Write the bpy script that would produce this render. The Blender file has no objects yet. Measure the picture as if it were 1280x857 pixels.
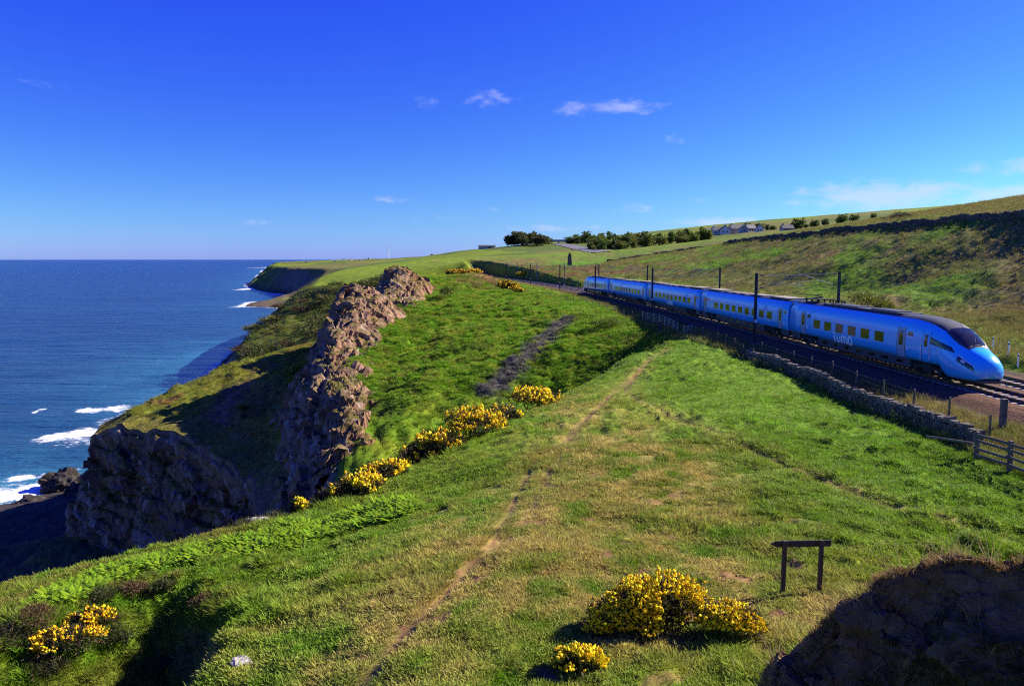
import bpy, bmesh, math, random
import numpy as np
from mathutils import Vector, Matrix
from mathutils.geometry import delaunay_2d_cdt

# ------------------------------------------------------------------ camera, sky, sun, exposure
scene = bpy.context.scene
FPX, PITCH = 950.0, math.atan(104.5/950.0)
cam_d = bpy.data.cameras.new("camera"); cam = bpy.data.objects.new("camera", cam_d)
scene.collection.objects.link(cam); scene.camera = cam
cam_d.sensor_width = 36.0; cam_d.lens = 36.0*FPX/1280.0
cam_d.clip_start = 0.1; cam_d.clip_end = 200000
cam.rotation_euler = (math.radians(90)-PITCH, 0, 0)

SUN_AZ, SUN_EL = math.radians(74), math.radians(33)     # azimuth from +Y towards +X
world = bpy.data.worlds.new("World"); scene.world = world; world.use_nodes = True
sun_d = bpy.data.lights.new("sun", 'SUN'); sun = bpy.data.objects.new("sun", sun_d)
scene.collection.objects.link(sun)
sun_d.energy = 5.0; sun_d.angle = math.radians(0.5); sun_d.color = (1.0, 0.92, 0.77)
_to = Vector((math.cos(SUN_EL)*math.sin(SUN_AZ), math.cos(SUN_EL)*math.cos(SUN_AZ), math.sin(SUN_EL)))
sun.rotation_euler = _to.to_track_quat('Z', 'Y').to_euler()
vs = scene.view_settings
vs.view_transform = 'Standard'; vs.look = 'None'; vs.exposure = 1.26; vs.gamma = 1.0
scene.cycles.max_bounces = 5
scene.cycles.use_denoising = False
scene.cycles.filter_width = 1.15

def build_world():
    nt = world.node_tree; N = nt.nodes; L = nt.links; N.clear()
    out = N.new('ShaderNodeOutputWorld'); bg = N.new('ShaderNodeBackground')
    sky = N.new('ShaderNodeTexSky'); sky.sky_type = 'NISHITA'; sky.sun_disc = False
    sky.sun_elevation = SUN_EL; sky.sun_rotation = SUN_AZ
    sky.air_density = 1.0; sky.dust_density = 0.2; sky.ozone_density = 4.0; sky.altitude = 50
    # overall grade of the sky: deep polarised blue
    sc_ = N.new('ShaderNodeSeparateColor'); L.new(sky.outputs[0], sc_.inputs[0]); cc_ = N.new('ShaderNodeCombineColor')
    for i, (k0, p0, k1) in enumerate(((.0396, 1.75, 22.0), (.105, 1.85, 6.3), (.150, .30, 5.0))):
        m0 = N.new('ShaderNodeMath'); m0.operation = 'MULTIPLY'; m0.inputs[1].default_value = k0; L.new(sc_.outputs[i], m0.inputs[0])
        m1_ = N.new('ShaderNodeMath'); m1_.operation = 'POWER'; m1_.inputs[1].default_value = p0; L.new(m0.outputs[0], m1_.inputs[0])
        m2_ = N.new('ShaderNodeMath'); m2_.operation = 'MULTIPLY'; m2_.inputs[1].default_value = k1; L.new(m1_.outputs[0], m2_.inputs[0])
        L.new(m2_.outputs[0], cc_.inputs[i])
    bg.inputs['Strength'].default_value = 0.085
    # fair-weather cloudlets: noise on the view direction inside soft patches
    tc = N.new('ShaderNodeTexCoord')
    def cloud_dir(px, py):
        p = PITCH; F = Vector((0, math.cos(p), -math.sin(p))); U = Vector((0, math.sin(p), math.cos(p)))
        d = F + Vector((1, 0, 0))*((px-640)/FPX) + U*((428.5-py)/FPX)
        return d.normalized()
    total = None
    def math_node(op, a, b=None):
        n = N.new('ShaderNodeMath'); n.operation = op
        for i, v in enumerate((a, b)):
            if v is None: continue
            if isinstance(v, (int, float)): n.inputs[i].default_value = v
            else: L.new(v, n.inputs[i])
        return n.outputs[0]
    sep = N.new('ShaderNodeSeparateXYZ'); L.new(tc.outputs['Generated'], sep.inputs[0])
    az = math_node('ARCTAN2', sep.outputs[0], sep.outputs[1]); el = math_node('ARCSINE', sep.outputs[2])
    for (px, py, wx, wy, s) in [(610, 122, 34, 15, .52), (535, 126, 24, 12, .42), (755, 134, 90, 11, .62), (845, 174, 40, 7, .48), (800, 138, 40, 7, .45),
                                (1105, 244, 95, 17, .95), (1060, 240, 50, 14, .75), (1150, 246, 40, 14, .8), (1000, 252, 50, 8, .5), (1262, 243, 60, 12, .85), (490, 250, 40, 6, .5), (545, 272, 70, 7, .4),
                                (330, 278, 60, 5, .3), (790, 262, 60, 9, .45), (900, 278, 90, 8, .7), (700, 285, 110, 7, .5), (65, 102, 55, 12, .25), (1400, 200, 140, 14, .8), (-200, 180, 120, 12, .5), (870, 250, 30, 5, .35), (620, 262, 34, 5, .35)]:
        d = cloud_dir(px, py); a0 = math.atan2(d.x, d.y); e0 = math.asin(d.z)
        da = math_node('DIVIDE', math_node('SUBTRACT', az, a0), wx/FPX)
        de = math_node('DIVIDE', math_node('SUBTRACT', el, e0), wy/FPX)
        r2 = math_node('ADD', math_node('MULTIPLY', da, da), math_node('MULTIPLY', de, de))
        g = math_node('MULTIPLY', math_node('POWER', 2.718, math_node('MULTIPLY', r2, -1.0)), s)
        total = g if total is None else math_node('MAXIMUM', total, g)
    mp = N.new('ShaderNodeCombineXYZ'); L.new(math_node('MULTIPLY', az, 22.0), mp.inputs[0]); L.new(math_node('MULTIPLY', el, 52.0), mp.inputs[1])
    nz = N.new('ShaderNodeTexNoise'); nz.inputs['Scale'].default_value = 1.5; nz.inputs['Detail'].default_value = 7; nz.inputs['Roughness'].default_value = .62
    nz.inputs['Distortion'].default_value = .4
    L.new(mp.outputs[0], nz.inputs['Vector'])
    cl = math_node('MULTIPLY', total, 1.15)
    cl = math_node('SUBTRACT', math_node('ADD', cl, math_node('MULTIPLY', nz.outputs[0], 1.5)), 1.04)
    cr = N.new('ShaderNodeMapRange'); cr.inputs[1].default_value = 0.0; cr.inputs[2].default_value = .8
    cr.inputs[3].default_value = 0; cr.inputs[4].default_value = .5; cr.interpolation_type = 'SMOOTHSTEP'
    L.new(cl, cr.inputs[0])
    mx = N.new('ShaderNodeMix'); mx.data_type = 'RGBA'
    L.new(cr.outputs[0], mx.inputs[0]); L.new(cc_.outputs[0], mx.inputs[6]); mx.inputs[7].default_value = (3.9, 3.9, 5.0, 1)
    L.new(mx.outputs[2], bg.inputs['Color']); L.new(bg.outputs[0], out.inputs[0])
build_world()

# ------------------------------------------------------------------ helpers
rng = np.random.default_rng(7); random.seed(7)
COL = scene.collection
SEA = -45.0
def P(px, py, Y):
    p = PITCH
    u = (px-640)/FPX; v = (428.5-py)/FPX
    dy = math.cos(p)+v*math.sin(p); dz = -math.sin(p)+v*math.cos(p)
    k = Y/dy
    return (u*k, Y, dz*k)
def hash2(ix, iy, seed):
    h = (ix.astype(np.int64)*374761393 + iy.astype(np.int64)*668265263 + seed*1442695041) & 0xffffffff
    h = ((h ^ (h >> 13))*1274126177) & 0xffffffff
    h = ((h ^ (h >> 16))*2246822519) & 0xffffffff
    return ((h ^ (h >> 15)) & 0xffffff)/float(0xffffff)
def vnoise(x, y, seed=0):
    x = np.asarray(x, float); y = np.asarray(y, float)
    ix = np.floor(x); iy = np.floor(y); fx = x-ix; fy = y-iy
    fx = fx*fx*fx*(fx*(fx*6-15)+10); fy = fy*fy*fy*(fy*(fy*6-15)+10)
    a = hash2(ix, iy, seed); b = hash2(ix+1, iy, seed); c = hash2(ix, iy+1, seed); d = hash2(ix+1, iy+1, seed)
    return (a*(1-fx)+b*fx)*(1-fy)+(c*(1-fx)+d*fx)*fy
def fbm(x, y, seed=0, oct=4, gain=.5):
    t = 0; a = 1; n = 0
    for i in range(oct):
        t = t+a*(vnoise(x*2**i+i*17.3, y*2**i-i*9.1, seed+i)-.5)*2; n += a; a *= gain
    return t/n
def hash3(ix, iy, iz, seed):
    return hash2(ix+iz*57, iy+iz*131, seed)
def worley(p, seed=0):
    """distance to nearest cell point, random id value of the cell and offset from it"""
    ip = np.floor(p); best = np.full(len(p), 9e9); val = np.zeros(len(p)); off = np.zeros_like(p); idv = np.zeros((len(p), 3))
    for dx in (-1, 0, 1):
        for dy in (-1, 0, 1):
            for dz in (-1, 0, 1):
                c = ip+np.array((dx, dy, dz)); h = [hash3(c[:, 0], c[:, 1], c[:, 2], seed+k) for k in (1, 2, 3, 4)]
                q = c+np.stack(h[:3], 1)-p; d = (q*q).sum(1); m = d < best
                best[m] = d[m]; val[m] = h[3][m]; off[m] = q[m]; idv[m] = np.stack(h[:3], 1)[m]
    return np.sqrt(best), val, off, idv
def smooth(a, b, x):
    t = np.clip((x-a)/(b-a), 0, 1); return t*t*(3-2*t)
def mesh_np(name, verts, faces, mat=None, shade=True, parent=None, colors=None, attrs=None):
    verts = np.asarray(verts, np.float32); faces = np.asarray(faces, np.int32)
    me = bpy.data.meshes.new(name); n = faces.shape[1]
    me.vertices.add(len(verts)); me.vertices.foreach_set('co', verts.ravel())
    me.loops.add(faces.size); me.loops.foreach_set('vertex_index', faces.ravel())
    me.polygons.add(len(faces)); me.polygons.foreach_set('loop_start', np.arange(0, faces.size, n, dtype=np.int32))
    me.polygons.foreach_set('loop_total', np.full(len(faces), n, np.int32))
    me.polygons.foreach_set('use_smooth', np.full(len(faces), shade, bool))
    me.update(calc_edges=True)
    if colors is not None:
        a = me.color_attributes.new('tint', 'FLOAT_COLOR', 'POINT')
        c = np.ones((len(verts), 4), np.float32); c[:, :3] = colors; a.data.foreach_set('color', c.ravel())
    for k, v in (attrs or {}).items():
        a = me.attributes.new(k, 'FLOAT', 'POINT'); a.data.foreach_set('value', np.asarray(v, np.float32))
    if mat: me.materials.append(mat)
    ob = bpy.data.objects.new(name, me); COL.objects.link(ob)
    if parent: ob.parent = parent
    return ob
def grid_faces(r, c, keep=None):
    i = np.arange(r*c).reshape(r, c)
    f = np.stack([i[:-1, :-1], i[:-1, 1:], i[1:, 1:], i[1:, :-1]], -1).reshape(-1, 4)
    return f if keep is None else f[keep.reshape(-1)]
class MB:
    """collects boxes, tubes and free faces, then links them as one mesh object"""
    def __init__(s): s.v = []; s.f = []
    def add(s, v, f):
        o = len(s.v); s.v += [tuple(q) for q in v]; s.f += [tuple(i+o for i in q) for q in f]; return s
    def box(s, c, d, rz=0, M=None):
        h = [x/2 for x in d]; vs_ = []
        for z in (-1, 1):
            for y in (-1, 1):
                for x in (-1, 1):
                    px, py, pz = x*h[0], y*h[1], z*h[2]
                    vs_.append(Vector((c[0]+px*math.cos(rz)-py*math.sin(rz), c[1]+px*math.sin(rz)+py*math.cos(rz), c[2]+pz)))
        if M: vs_ = [M @ q for q in vs_]
        return s.add(vs_, [(0, 2, 3, 1), (4, 5, 7, 6), (0, 1, 5, 4), (2, 6, 7, 3), (0, 4, 6, 2), (1, 3, 7, 5)])
    def tube(s, a, b, r, r2=None, n=8, cap=True):
        a = Vector(a); b = Vector(b); r2 = r if r2 is None else r2
        d = (b-a).normalized(); u = d.orthogonal().normalized(); w = d.cross(u); vs_ = []
        for q, rr in ((a, r), (b, r2)):
            for k in range(n):
                t = 2*math.pi*k/n; vs_.append(q+u*math.cos(t)*rr+w*math.sin(t)*rr)
        f = [(k, (k+1) % n, n+(k+1) % n, n+k) for k in range(n)]
        if cap: f += [tuple(range(n-1, -1, -1)), tuple(range(n, 2*n))]
        return s.add(vs_, f)
    def build(s, name, mat=None, parent=None, shade=False, bevel=0):
        me = bpy.data.meshes.new(name); me.from_pydata(s.v, [], s.f); me.update()
        if mat: me.materials.append(mat)
        if shade: me.polygons.foreach_set('use_smooth', [True]*len(me.polygons))
        ob = bpy.data.objects.new(name, me); COL.objects.link(ob)
        if parent: ob.parent = parent
        if bevel:
            m = ob.modifiers.new('bevel', 'BEVEL'); m.width = bevel; m.segments = 2; m.limit_method = 'ANGLE'
        return ob
def empty(name, loc=(0, 0, 0), rz=0):
    o = bpy.data.objects.new(name, None); COL.objects.link(o); o.location = loc; o.rotation_euler[2] = rz
    o.empty_display_size = .2; return o
def tag(o, label=None, cat=None, group=None, kind=None):
    if label: o['label'] = label
    if cat: o['category'] = cat
    if group: o['group'] = group
    if kind: o['kind'] = kind
    return o
def copy_tree(o, parent=None):
    c = o.copy(); COL.objects.link(c); c.parent = parent
    for ch in list(o.children): copy_tree(ch, c)
    return c

# ------------------------------------------------------------------ materials
def nodes_of(name):
    m = bpy.data.materials.new(name); m.use_nodes = True; nt = m.node_tree; nt.nodes.clear()
    o = nt.nodes.new('ShaderNodeOutputMaterial'); b = nt.nodes.new('ShaderNodeBsdfPrincipled')
    nt.links.new(b.outputs[0], o.inputs[0]); return m, nt, b
def simple(name, col, rough=.6, var=.15, scale=6.0, bump=0.0, metal=0.0, col2=None, detail=5, coat=0, spec=.5):
    m, nt, b = nodes_of(name); N = nt.nodes; L = nt.links
    tc = N.new('ShaderNodeTexCoord'); nz = N.new('ShaderNodeTexNoise'); nz.inputs['Scale'].default_value = scale
    nz.inputs['Detail'].default_value = detail; nz.inputs['Roughness'].default_value = .6
    L.new(tc.outputs['Object'], nz.inputs['Vector'])
    cr = N.new('ShaderNodeValToRGB'); cr.color_ramp.elements[0].position = .32; cr.color_ramp.elements[1].position = .68
    c2 = col2 or tuple(min(1, c*(1+var)) for c in col); c1 = col if col2 else tuple(c*(1-var) for c in col)
    cr.color_ramp.elements[0].color = (*c1, 1); cr.color_ramp.elements[1].color = (*c2, 1)
    L.new(nz.outputs[0], cr.inputs[0]); L.new(cr.outputs[0], b.inputs['Base Color'])
    b.inputs['Roughness'].default_value = rough; b.inputs['Metallic'].default_value = metal
    b.inputs['Coat Weight'].default_value = coat; b.inputs['Coat Roughness'].default_value = .05
    b.inputs['Specular IOR Level'].default_value = spec
    if bump:
        bp = N.new('ShaderNodeBump'); bp.inputs['Strength'].default_value = bump; bp.inputs['Distance'].default_value = .05
        L.new(nz.outputs[0], bp.inputs['Height']); L.new(bp.outputs[0], b.inputs['Normal'])
    return m
def tinted(name, attr_type='GEOMETRY', rough=.9, fine=9.0, var=.35, bump=.0, bdist=.05, trans=0.0, fine2=0, spec=.1):
    """base colour from the 'tint' attribute, broken up by fine noise"""
    m, nt, b = nodes_of(name); N = nt.nodes; L = nt.links
    at = N.new('ShaderNodeAttribute'); at.attribute_name = 'tint'; at.attribute_type = attr_type
    src = at.outputs['Color']
    if fine:
        tc = N.new('ShaderNodeTexCoord'); nz = N.new('ShaderNodeTexNoise'); nz.inputs['Scale'].default_value = fine
        nz.inputs['Detail'].default_value = 6; nz.inputs['Roughness'].default_value = .7; L.new(tc.outputs['Object'], nz.inputs['Vector'])
        mr = N.new('ShaderNodeMapRange'); mr.inputs[1].default_value = .3; mr.inputs[2].default_value = .7
        mr.inputs[3].default_value = 1-var; mr.inputs[4].default_value = 1+var; L.new(nz.outputs[0], mr.inputs[0])
        mx = N.new('ShaderNodeVectorMath'); mx.operation = 'SCALE'; L.new(src, mx.inputs[0]); L.new(mr.outputs[0], mx.inputs['Scale'])
        src = mx.outputs[0]
        if bump:
            h = nz.outputs[0]
            bp = N.new('ShaderNodeBump'); bp.inputs['Strength'].default_value = bump; bp.inputs['Distance'].default_value = bdist
            L.new(h, bp.inputs['Height'])
            if fine2:
                n2 = N.new('ShaderNodeTexNoise'); n2.inputs['Scale'].default_value = fine2; n2.inputs['Detail'].default_value = 5
                L.new(tc.outputs['Object'], n2.inputs['Vector'])
                b2 = N.new('ShaderNodeBump'); b2.inputs['Strength'].default_value = bump; b2.inputs['Distance'].default_value = bdist*fine/fine2
                L.new(n2.outputs[0], b2.inputs['Height']); L.new(bp.outputs[0], b2.inputs['Normal']); L.new(b2.outputs[0], b.inputs['Normal'])
            else:
                L.new(bp.outputs[0], b.inputs['Normal'])
    L.new(src, b.inputs['Base Color']); b.inputs['Roughness'].default_value = rough; b.inputs['Specular IOR Level'].default_value = spec
    if trans:
        tr = N.new('ShaderNodeBsdfTranslucent'); L.new(src, tr.inputs['Color'])
        ms = N.new('ShaderNodeMixShader'); ms.inputs[0].default_value = trans
        o = [n for n in N if n.type == 'OUTPUT_MATERIAL'][0]
        L.new(b.outputs[0], ms.inputs[1]); L.new(tr.outputs[0], ms.inputs[2]); L.new(ms.outputs[0], o.inputs[0])
    return m
M_TERRAIN = tinted('turf_ground', fine=2.2, var=.3, bump=.5, bdist=.18, fine2=14.0)
M_ROCK = tinted('cliff_rock', fine=1.6, var=.45, bump=.9, bdist=.35, fine2=7.0)
M_EARTH = tinted('bare_earth', fine=5.0, var=.4, bump=.9, bdist=.12, fine2=24.0)
M_BLADE = tinted('grass_blade', 'INSTANCER', fine=0, rough=.6, trans=.35, spec=.2)
M_LEAF = tinted('leaf', fine=0, rough=.6, trans=.3, spec=.2)
M_LEAFG = tinted('plant_leaf', fine=0, rough=.6, trans=.35, spec=.2)

# ------------------------------------------------------------------ terrain
def track_x(Y):                                  # centre line of the nearer track
    return 27.55-.03*(Y-43)-.00038*(Y-43)**2
RAIL_Z = -7.4
lines = []                                       # survey break lines: lists of (x, y, z)
def BL(*pts): lines.append([tuple(map(float, p)) for p in pts])
# plateau edge (near ridge of the gully)
RIDGE = [P(832, 429, 77), P(790, 442, 71), P(750, 460, 65), P(700, 487, 57), P(640, 510, 51), P(600, 528, 47), P(520, 567, 41), P(430, 624, 35.5), P(300, 657, 33), P(150, 692, 32), P(0, 727, 31), P(-150, 765, 30), (-45, 28, -20)]
BL(*RIDGE)
BL(*[(p[0]-1.9, p[1]+2.6, p[2]-3.6) for p in RIDGE[1:7]])
# plateau inner lines
BL(P(820, 445, 70), P(760, 500, 47), P(720, 560, 34.5), P(660, 640, 25), P(560, 760, 18), P(480, 857, 14.6))
BL(P(1000, 742, 18.4), P(1100, 640, 25.5), P(1000, 540, 37), P(900, 470, 54), P(870, 440, 66))
BL(P(700, 650, 25), P(640, 857, 14), P(850, 800, 16.3), P(1000, 857, 13.6))
BL(P(430, 660, 30.5), P(330, 690, 28.5), P(150, 712, 28.5), P(0, 760, 26), P(-150, 800, 24))
BL(P(400, 760, 20.5), P(360, 857, 16), P(430, 690, 26))
# wall foot
BL((21.8, 22, -8.6), (21.2, 31, -8.5), (20.9, 38, -8.5), (20.3, 48, -8.4), (20.1, 60, -8.4), (20.0, 74, -8.35), (19.6, 86, -8.3), (18.4, 100, -8.2), (15.5, 118, -8.1), (11, 138, -7.9), (4, 165, -7.5), (-6, 205, -7.2), (-28, 270, -7), (-60, 340, -7))
# gully
GUL = [(15.2, 90, -10.6), (11.5, 85, -14.5), (5.5, 77, -19.5), (-1.5, 68, -24), (-10, 59.5, -30), (-22, 53, -36), (-40, 50, -41.5), (-62, 50, -43.2), (-90, 52, -43.6)]
BL(*GUL)
BL((16.5, 84, -8.6), (17.2, 92, -8.5), (15.5, 100, -8.7), P(760, 408, 104), P(740, 400, 108))
BL(P(705, 393, 117), P(660, 386, 124), P(610, 386, 124), P(565, 393, 121), P(525, 405, 117))
BL(P(695, 409, 112), P(655, 406, 117), P(605, 408, 116.5), P(568, 414, 114), P(535, 420, 111))
BL(P(700, 430, 98), P(640, 450, 94), P(560, 485, 86), P(500, 530, 77), P(455, 580, 69))
BL(P(650, 425, 104), P(600, 436, 101), P(540, 455, 96), P(485, 492, 88))
# knoll with the bare soil, between crag and railway
BL(P(604, 333, 172), P(575, 338, 166), P(548, 347, 158), P(525, 351, 150))
BL(P(628, 352, 168), P(640, 364, 158), P(660, 374, 148))
BL(P(580, 368, 146), P(540, 374, 138))
BL((-2, 185, -7), (-14, 190, -6), (-24, 180, -9))
# crag crest and its western foot
CREST = [P(528, 352, 149), P(492, 353, 140), P(472, 392, 124), P(442, 386, 118), P(428, 424, 107), P(412, 462, 99), P(425, 510, 87), P(440, 548, 78), P(420, 585, 70)]
BL(*CREST)
WFOOT = [(p[0]-6.5-k*.2, p[1]-.5, z) for (k, p), z in zip(enumerate(CREST), (-11, -12, -15, -16.3, -18, -20.5, -26, -31, -34))]
BL(*WFOOT)
# shelf
BL(P(405, 434, 142), P(300, 452, 136), P(195, 498, 122), P(152, 520, 114))
BL(P(330, 480, 122), P(250, 500, 116), P(200, 520, 110))
LIP = [P(122, 548, 111), P(150, 534, 108), P(205, 538, 102), P(240, 552, 98), P(262, 566, 95), P(300, 590, 90), P(350, 610, 84)]
BL(*([(p[0]+.8, p[1]+1.6, p[2]+.5) for p in LIP[:6]]+[WFOOT[6]]))
BL(*([(p[0]+.6, p[1]-.6-(.2*k), -40) for k, p in enumerate(LIP[:5])]+[(-31.5, 86, -39.5), (-29.5, 80, -39), (-27.5, 72, -38)]))
# coast
COAST = [(-160, 20, SEA-.6), (-150, 60, SEA-.6), (-128, 95, SEA-.6), (-110, 122, SEA-.6), (-99, 137, SEA-.6), (-92, 147, SEA-.6), (-85, 152, SEA-.6), (-77, 149, SEA-.6), (-70, 142, SEA-.6), (-66, 150, SEA-.6), (-72, 172, SEA-.6), (-92, 225, SEA-.6), (-112, 285, SEA-.6), (-128, 345, SEA-.6), (-134, 372, SEA-.6), (-136, 400, SEA-.6), (-150, 520, SEA-.6), (-190, 640, SEA-.6), P(352, 385, 714), P(305, 383.5, 724), P(312, 377, 800), (-240, 860, SEA-.6), P(368, 367.5, 985), P(345, 366, 1020), P(322, 361.5, 1130), P(308, 356, 1310), P(318, 350, 1600), P(330, 336, 3600), P(338, 332, 5000)]
COAST = [(p[0], p[1], min(p[2], SEA-.4)) for p in COAST]
BL(*COAST)
BL((-110, 60, -43.4), (-98, 95, -43.0), (-88, 122, -42.6), (-78, 136, -43.2))
BL((-250, 20, -58), (-220, 200, -60), (-240, 420, -60), (-340, 640, -60), (-380, 900, -60), (-560, 1400, -60), (-1500, 4000, -60), (-3000, 9000, -60))
BL((-62.5, 114, -30), (-64, 128, -31), (-60.5, 147, -33))
BL((-66, 113, -42.3), (-67.5, 128, -42.8), (-64.5, 147, -44))
BL((-60, 119, -23.2), (-56, 129, -21.2), (-50, 142.5, -18.8), (-42, 152, -17.3))
# terraces and field headland beyond the shelf
BL((-62, 162, -36), (-68, 180, -38), P(292, 440, 232), P(320, 412, 290), P(348, 386, 345), P(372, 366, 372))
BL(P(400, 455, 165), P(440, 430, 180), P(480, 410, 190))
BL(P(330, 435, 226), P(380, 420, 232), P(430, 405, 236))
BL(P(350, 405, 270), P(420, 392, 272), P(480, 385, 262))
BL(P(398, 351, 315), P(440, 351.5, 300), P(485, 352, 285), P(530, 350, 270), P(560, 346, 255))
BL(P(385, 354, 330), P(400, 342, 400), P(425, 336.5, 470), P(480, 329, 470), P(560, 322, 440), P(590, 326, 330))
BL(P(392, 363, 330), P(440, 368, 302), P(485, 368, 282))
# far headland
BL(P(337, 331.5, 1500), P(350, 333, 1180), P(366, 335, 1020), P(410, 336.5, 830), P(461, 335, 690), P(500, 334, 560))
BL(P(334, 340, 1400), P(350, 345, 1080), P(372, 350, 960))
BL(P(318, 379.5, 735), P(350, 373, 760), P(365, 369, 790), P(385, 365, 760))
BL((-150, 700, -25), (-130, 560, -22), (-122, 450, -20))
BL(P(345, 327.5, 2500), P(400, 325.5, 2300), P(480, 323, 2000), P(540, 320, 1500))
BL(P(420, 330, 1300), P(500, 326, 1000), P(560, 319, 850))
BL(P(520, 322, 1200), P(570, 314.5, 900), P(610, 311, 760), P(650, 306, 700), P(686, 306, 700))
BL(P(580, 322, 560), P(640, 319, 480), P(690, 318, 430))
# road cutting and wood
BL(P(700, 304.5, 720), P(735, 311, 520), P(760, 315, 430))
BL(P(760, 303, 700), P(830, 299, 640), P(880, 294, 620), P(960, 288, 600), P(1010, 286, 520))
BL(P(790, 311, 470), P(860, 303, 440), P(900, 299, 430))
BL(P(712, 334, 345), P(650, 330, 350), P(760, 326, 370), P(830, 314, 370))
BL(P(640, 335, 300), P(700, 343, 260), P(740, 337, 280))
# hillside above the railway
WALLTOP = [P(1500, 258, 88), P(1390, 264, 98), P(1280, 272, 115), P(1160, 280, 142), P(1036, 291, 187), P(960, 298.5, 232), P(936, 301, 255), P(905, 306, 290), P(880, 311, 315), P(800, 322, 350), P(760, 329, 362)]
BL(*WALLTOP)
BL(P(1280, 400, 77), P(1100, 372, 110), P(960, 352, 150), P(860, 345, 200), P(790, 338, 250))
BL(P(1280, 335, 97), P(1100, 325, 128), P(960, 322, 185), P(880, 322, 250))
BL(P(1280, 249, 215), P(1200, 262, 240), P(1140, 271, 262), P(1060, 279, 330), P(1010, 285, 430))
BL(P(1420, 228, 200), P(1600, 205, 190))
BL((80, 40, 5), (82, 10, 6), (140, 60, 22), (160, 0, 28))
BL((40, 20, -7), (37.5, 45, -7.4), (36, 80, -7.5), (32.5, 115, -7.5), (26.5, 160, -7.4), (17, 210, -7.3), (4, 260, -7.2), (-20, 320, -7.2))
# knoll the photographer stands on
BL((-30, -30, -12), (-14, -6, -7), (-6, 2, -5.6), (-2.5, 4, -5.4), (0, 5, -5.6), (2.5, 5.2, -5.2), (8, 4, -4.4), (16, 0, -4), (40, -10, -3))
BL((-2, -2, -1.9), (0, 0, -1.75), (2, 0, -1.8), (10, -8, 0))
BL((-8, 9, -8), (-3, 10.5, -8.1), (3, 11, -8.1), (8, 11.5, -7.9), (14, 12, -8.2), (22, 12, -8.6))
# hollow in the turf at the left
HLIP = [P(-60, 800, 21), P(40, 772, 22.6), P(150, 738, 25), P(232, 730, 25.3), P(272, 768, 22.3), P(268, 800, 19.8), P(225, 857, 16.8)]
BL(*HLIP)
BL((-13.2, 19.4, -12.6), (-11, 22.3, -12.9), (-9.5, 21.6, -13.1), (-8.9, 19.2, -13.1), (-8.4, 16, -12.8), (-8.6, 13, -12.3))
BL((-13, 15.5, -13.2), (-12, 12.5, -13.0), (-16, 12, -14))
BL((-3000, -300, -70), (3000, -300, 60)); BL((3200, 6000, 150), (600, 6000, 60), (-200, 7000, 10), (-3000, 12000, -70))
BL((400, 300, 55), (500, 800, 60), (900, 2000, 90))
BL(P(700, 318, 2000), P(900, 280, 1200))

def build_tin():
    co = []; edges = []; z = []; key = {}
    for ln in lines:
        prev = None
        for p in ln:
            k = (round(p[0], 2), round(p[1], 2))
            if k not in key: key[k] = len(co); co.append(Vector((p[0], p[1]))); z.append(p[2])
            i = key[k]
            if prev is not None and prev != i: edges.append((prev, i))
            prev = i
    vo, eo, fo, ov, oe, of = delaunay_2d_cdt(co, edges, [], 0, 1e-4)
    zz = []
    V2 = [(v.x, v.y) for v in vo]
    for i, src in enumerate(ov):
        if src: zz.append(z[src[0]])
        else:                                    # crossing point: mean along an original edge
            best = None
            for a, b in edges:
                A = co[a]; B = co[b]; d = B-A; t = (vo[i]-A).dot(d)/d.length_squared
                if 0 <= t <= 1:
                    e = (A+d*t-vo[i]).length
                    if best is None or e < best[0]: best = (e, z[a]*(1-t)+z[b]*t)
            zz.append(best[1])
    return np.array(V2), np.array(zz), [tuple(f) for f in fo]
TV, TZ, TF = build_tin()
def raster(x0, x1, y0, y1, st):
    xs = np.arange(x0, x1+st/2, st); ys = np.arange(y0, y1+st/2, st)
    Z = np.full((len(ys), len(xs)), -60.0)
    for f in TF:
        a, b, c = [TV[i] for i in f]; za, zb, zc = [TZ[i] for i in f]
        lo = np.minimum(np.minimum(a, b), c); hi = np.maximum(np.maximum(a, b), c)
        i0 = max(0, int(math.floor((lo[0]-x0)/st))); i1 = min(len(xs)-1, int(math.ceil((hi[0]-x0)/st)))
        j0 = max(0, int(math.floor((lo[1]-y0)/st))); j1 = min(len(ys)-1, int(math.ceil((hi[1]-y0)/st)))
        if i1 < i0 or j1 < j0: continue
        X, Y = np.meshgrid(xs[i0:i1+1], ys[j0:j1+1])
        D = (b[1]-c[1])*(a[0]-c[0])+(c[0]-b[0])*(a[1]-c[1])
        if abs(D) < 1e-9: continue
        l1 = ((b[1]-c[1])*(X-c[0])+(c[0]-b[0])*(Y-c[1]))/D; l2 = ((c[1]-a[1])*(X-c[0])+(a[0]-c[0])*(Y-c[1]))/D; l3 = 1-l1-l2
        m = (l1 >= -1e-6) & (l2 >= -1e-6) & (l3 >= -1e-6)
        sub = Z[j0:j1+1, i0:i1+1]; sub[m] = (l1*za+l2*zb+l3*zc)[m]
    return Z
def blur(Z, s):
    r = int(math.ceil(s*2.6)); k = np.exp(-.5*(np.arange(-r, r+1)/s)**2); k /= k.sum()
    for ax in (0, 1):
        pad = [(0, 0), (0, 0)]; pad[ax] = (r, r); Q = np.pad(Z, pad, mode='edge'); out = np.zeros_like(Z)
        for i, w in enumerate(k):
            sl = [slice(None), slice(None)]; sl[ax] = slice(i, i+Z.shape[ax]); out += w*Q[tuple(sl)]
        Z = out
    return Z
G1 = dict(x0=-130., x1=150., y0=-20., y1=420., st=.5); G2 = dict(x0=-900., x1=900., y0=-60., y1=2600., st=6.)
_z1 = raster(**G1); _zs = blur(_z1, 3.6); _zb = blur(_z1, 7.0)
_yy = (np.arange(_z1.shape[0])*.5-20)[:, None]
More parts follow.
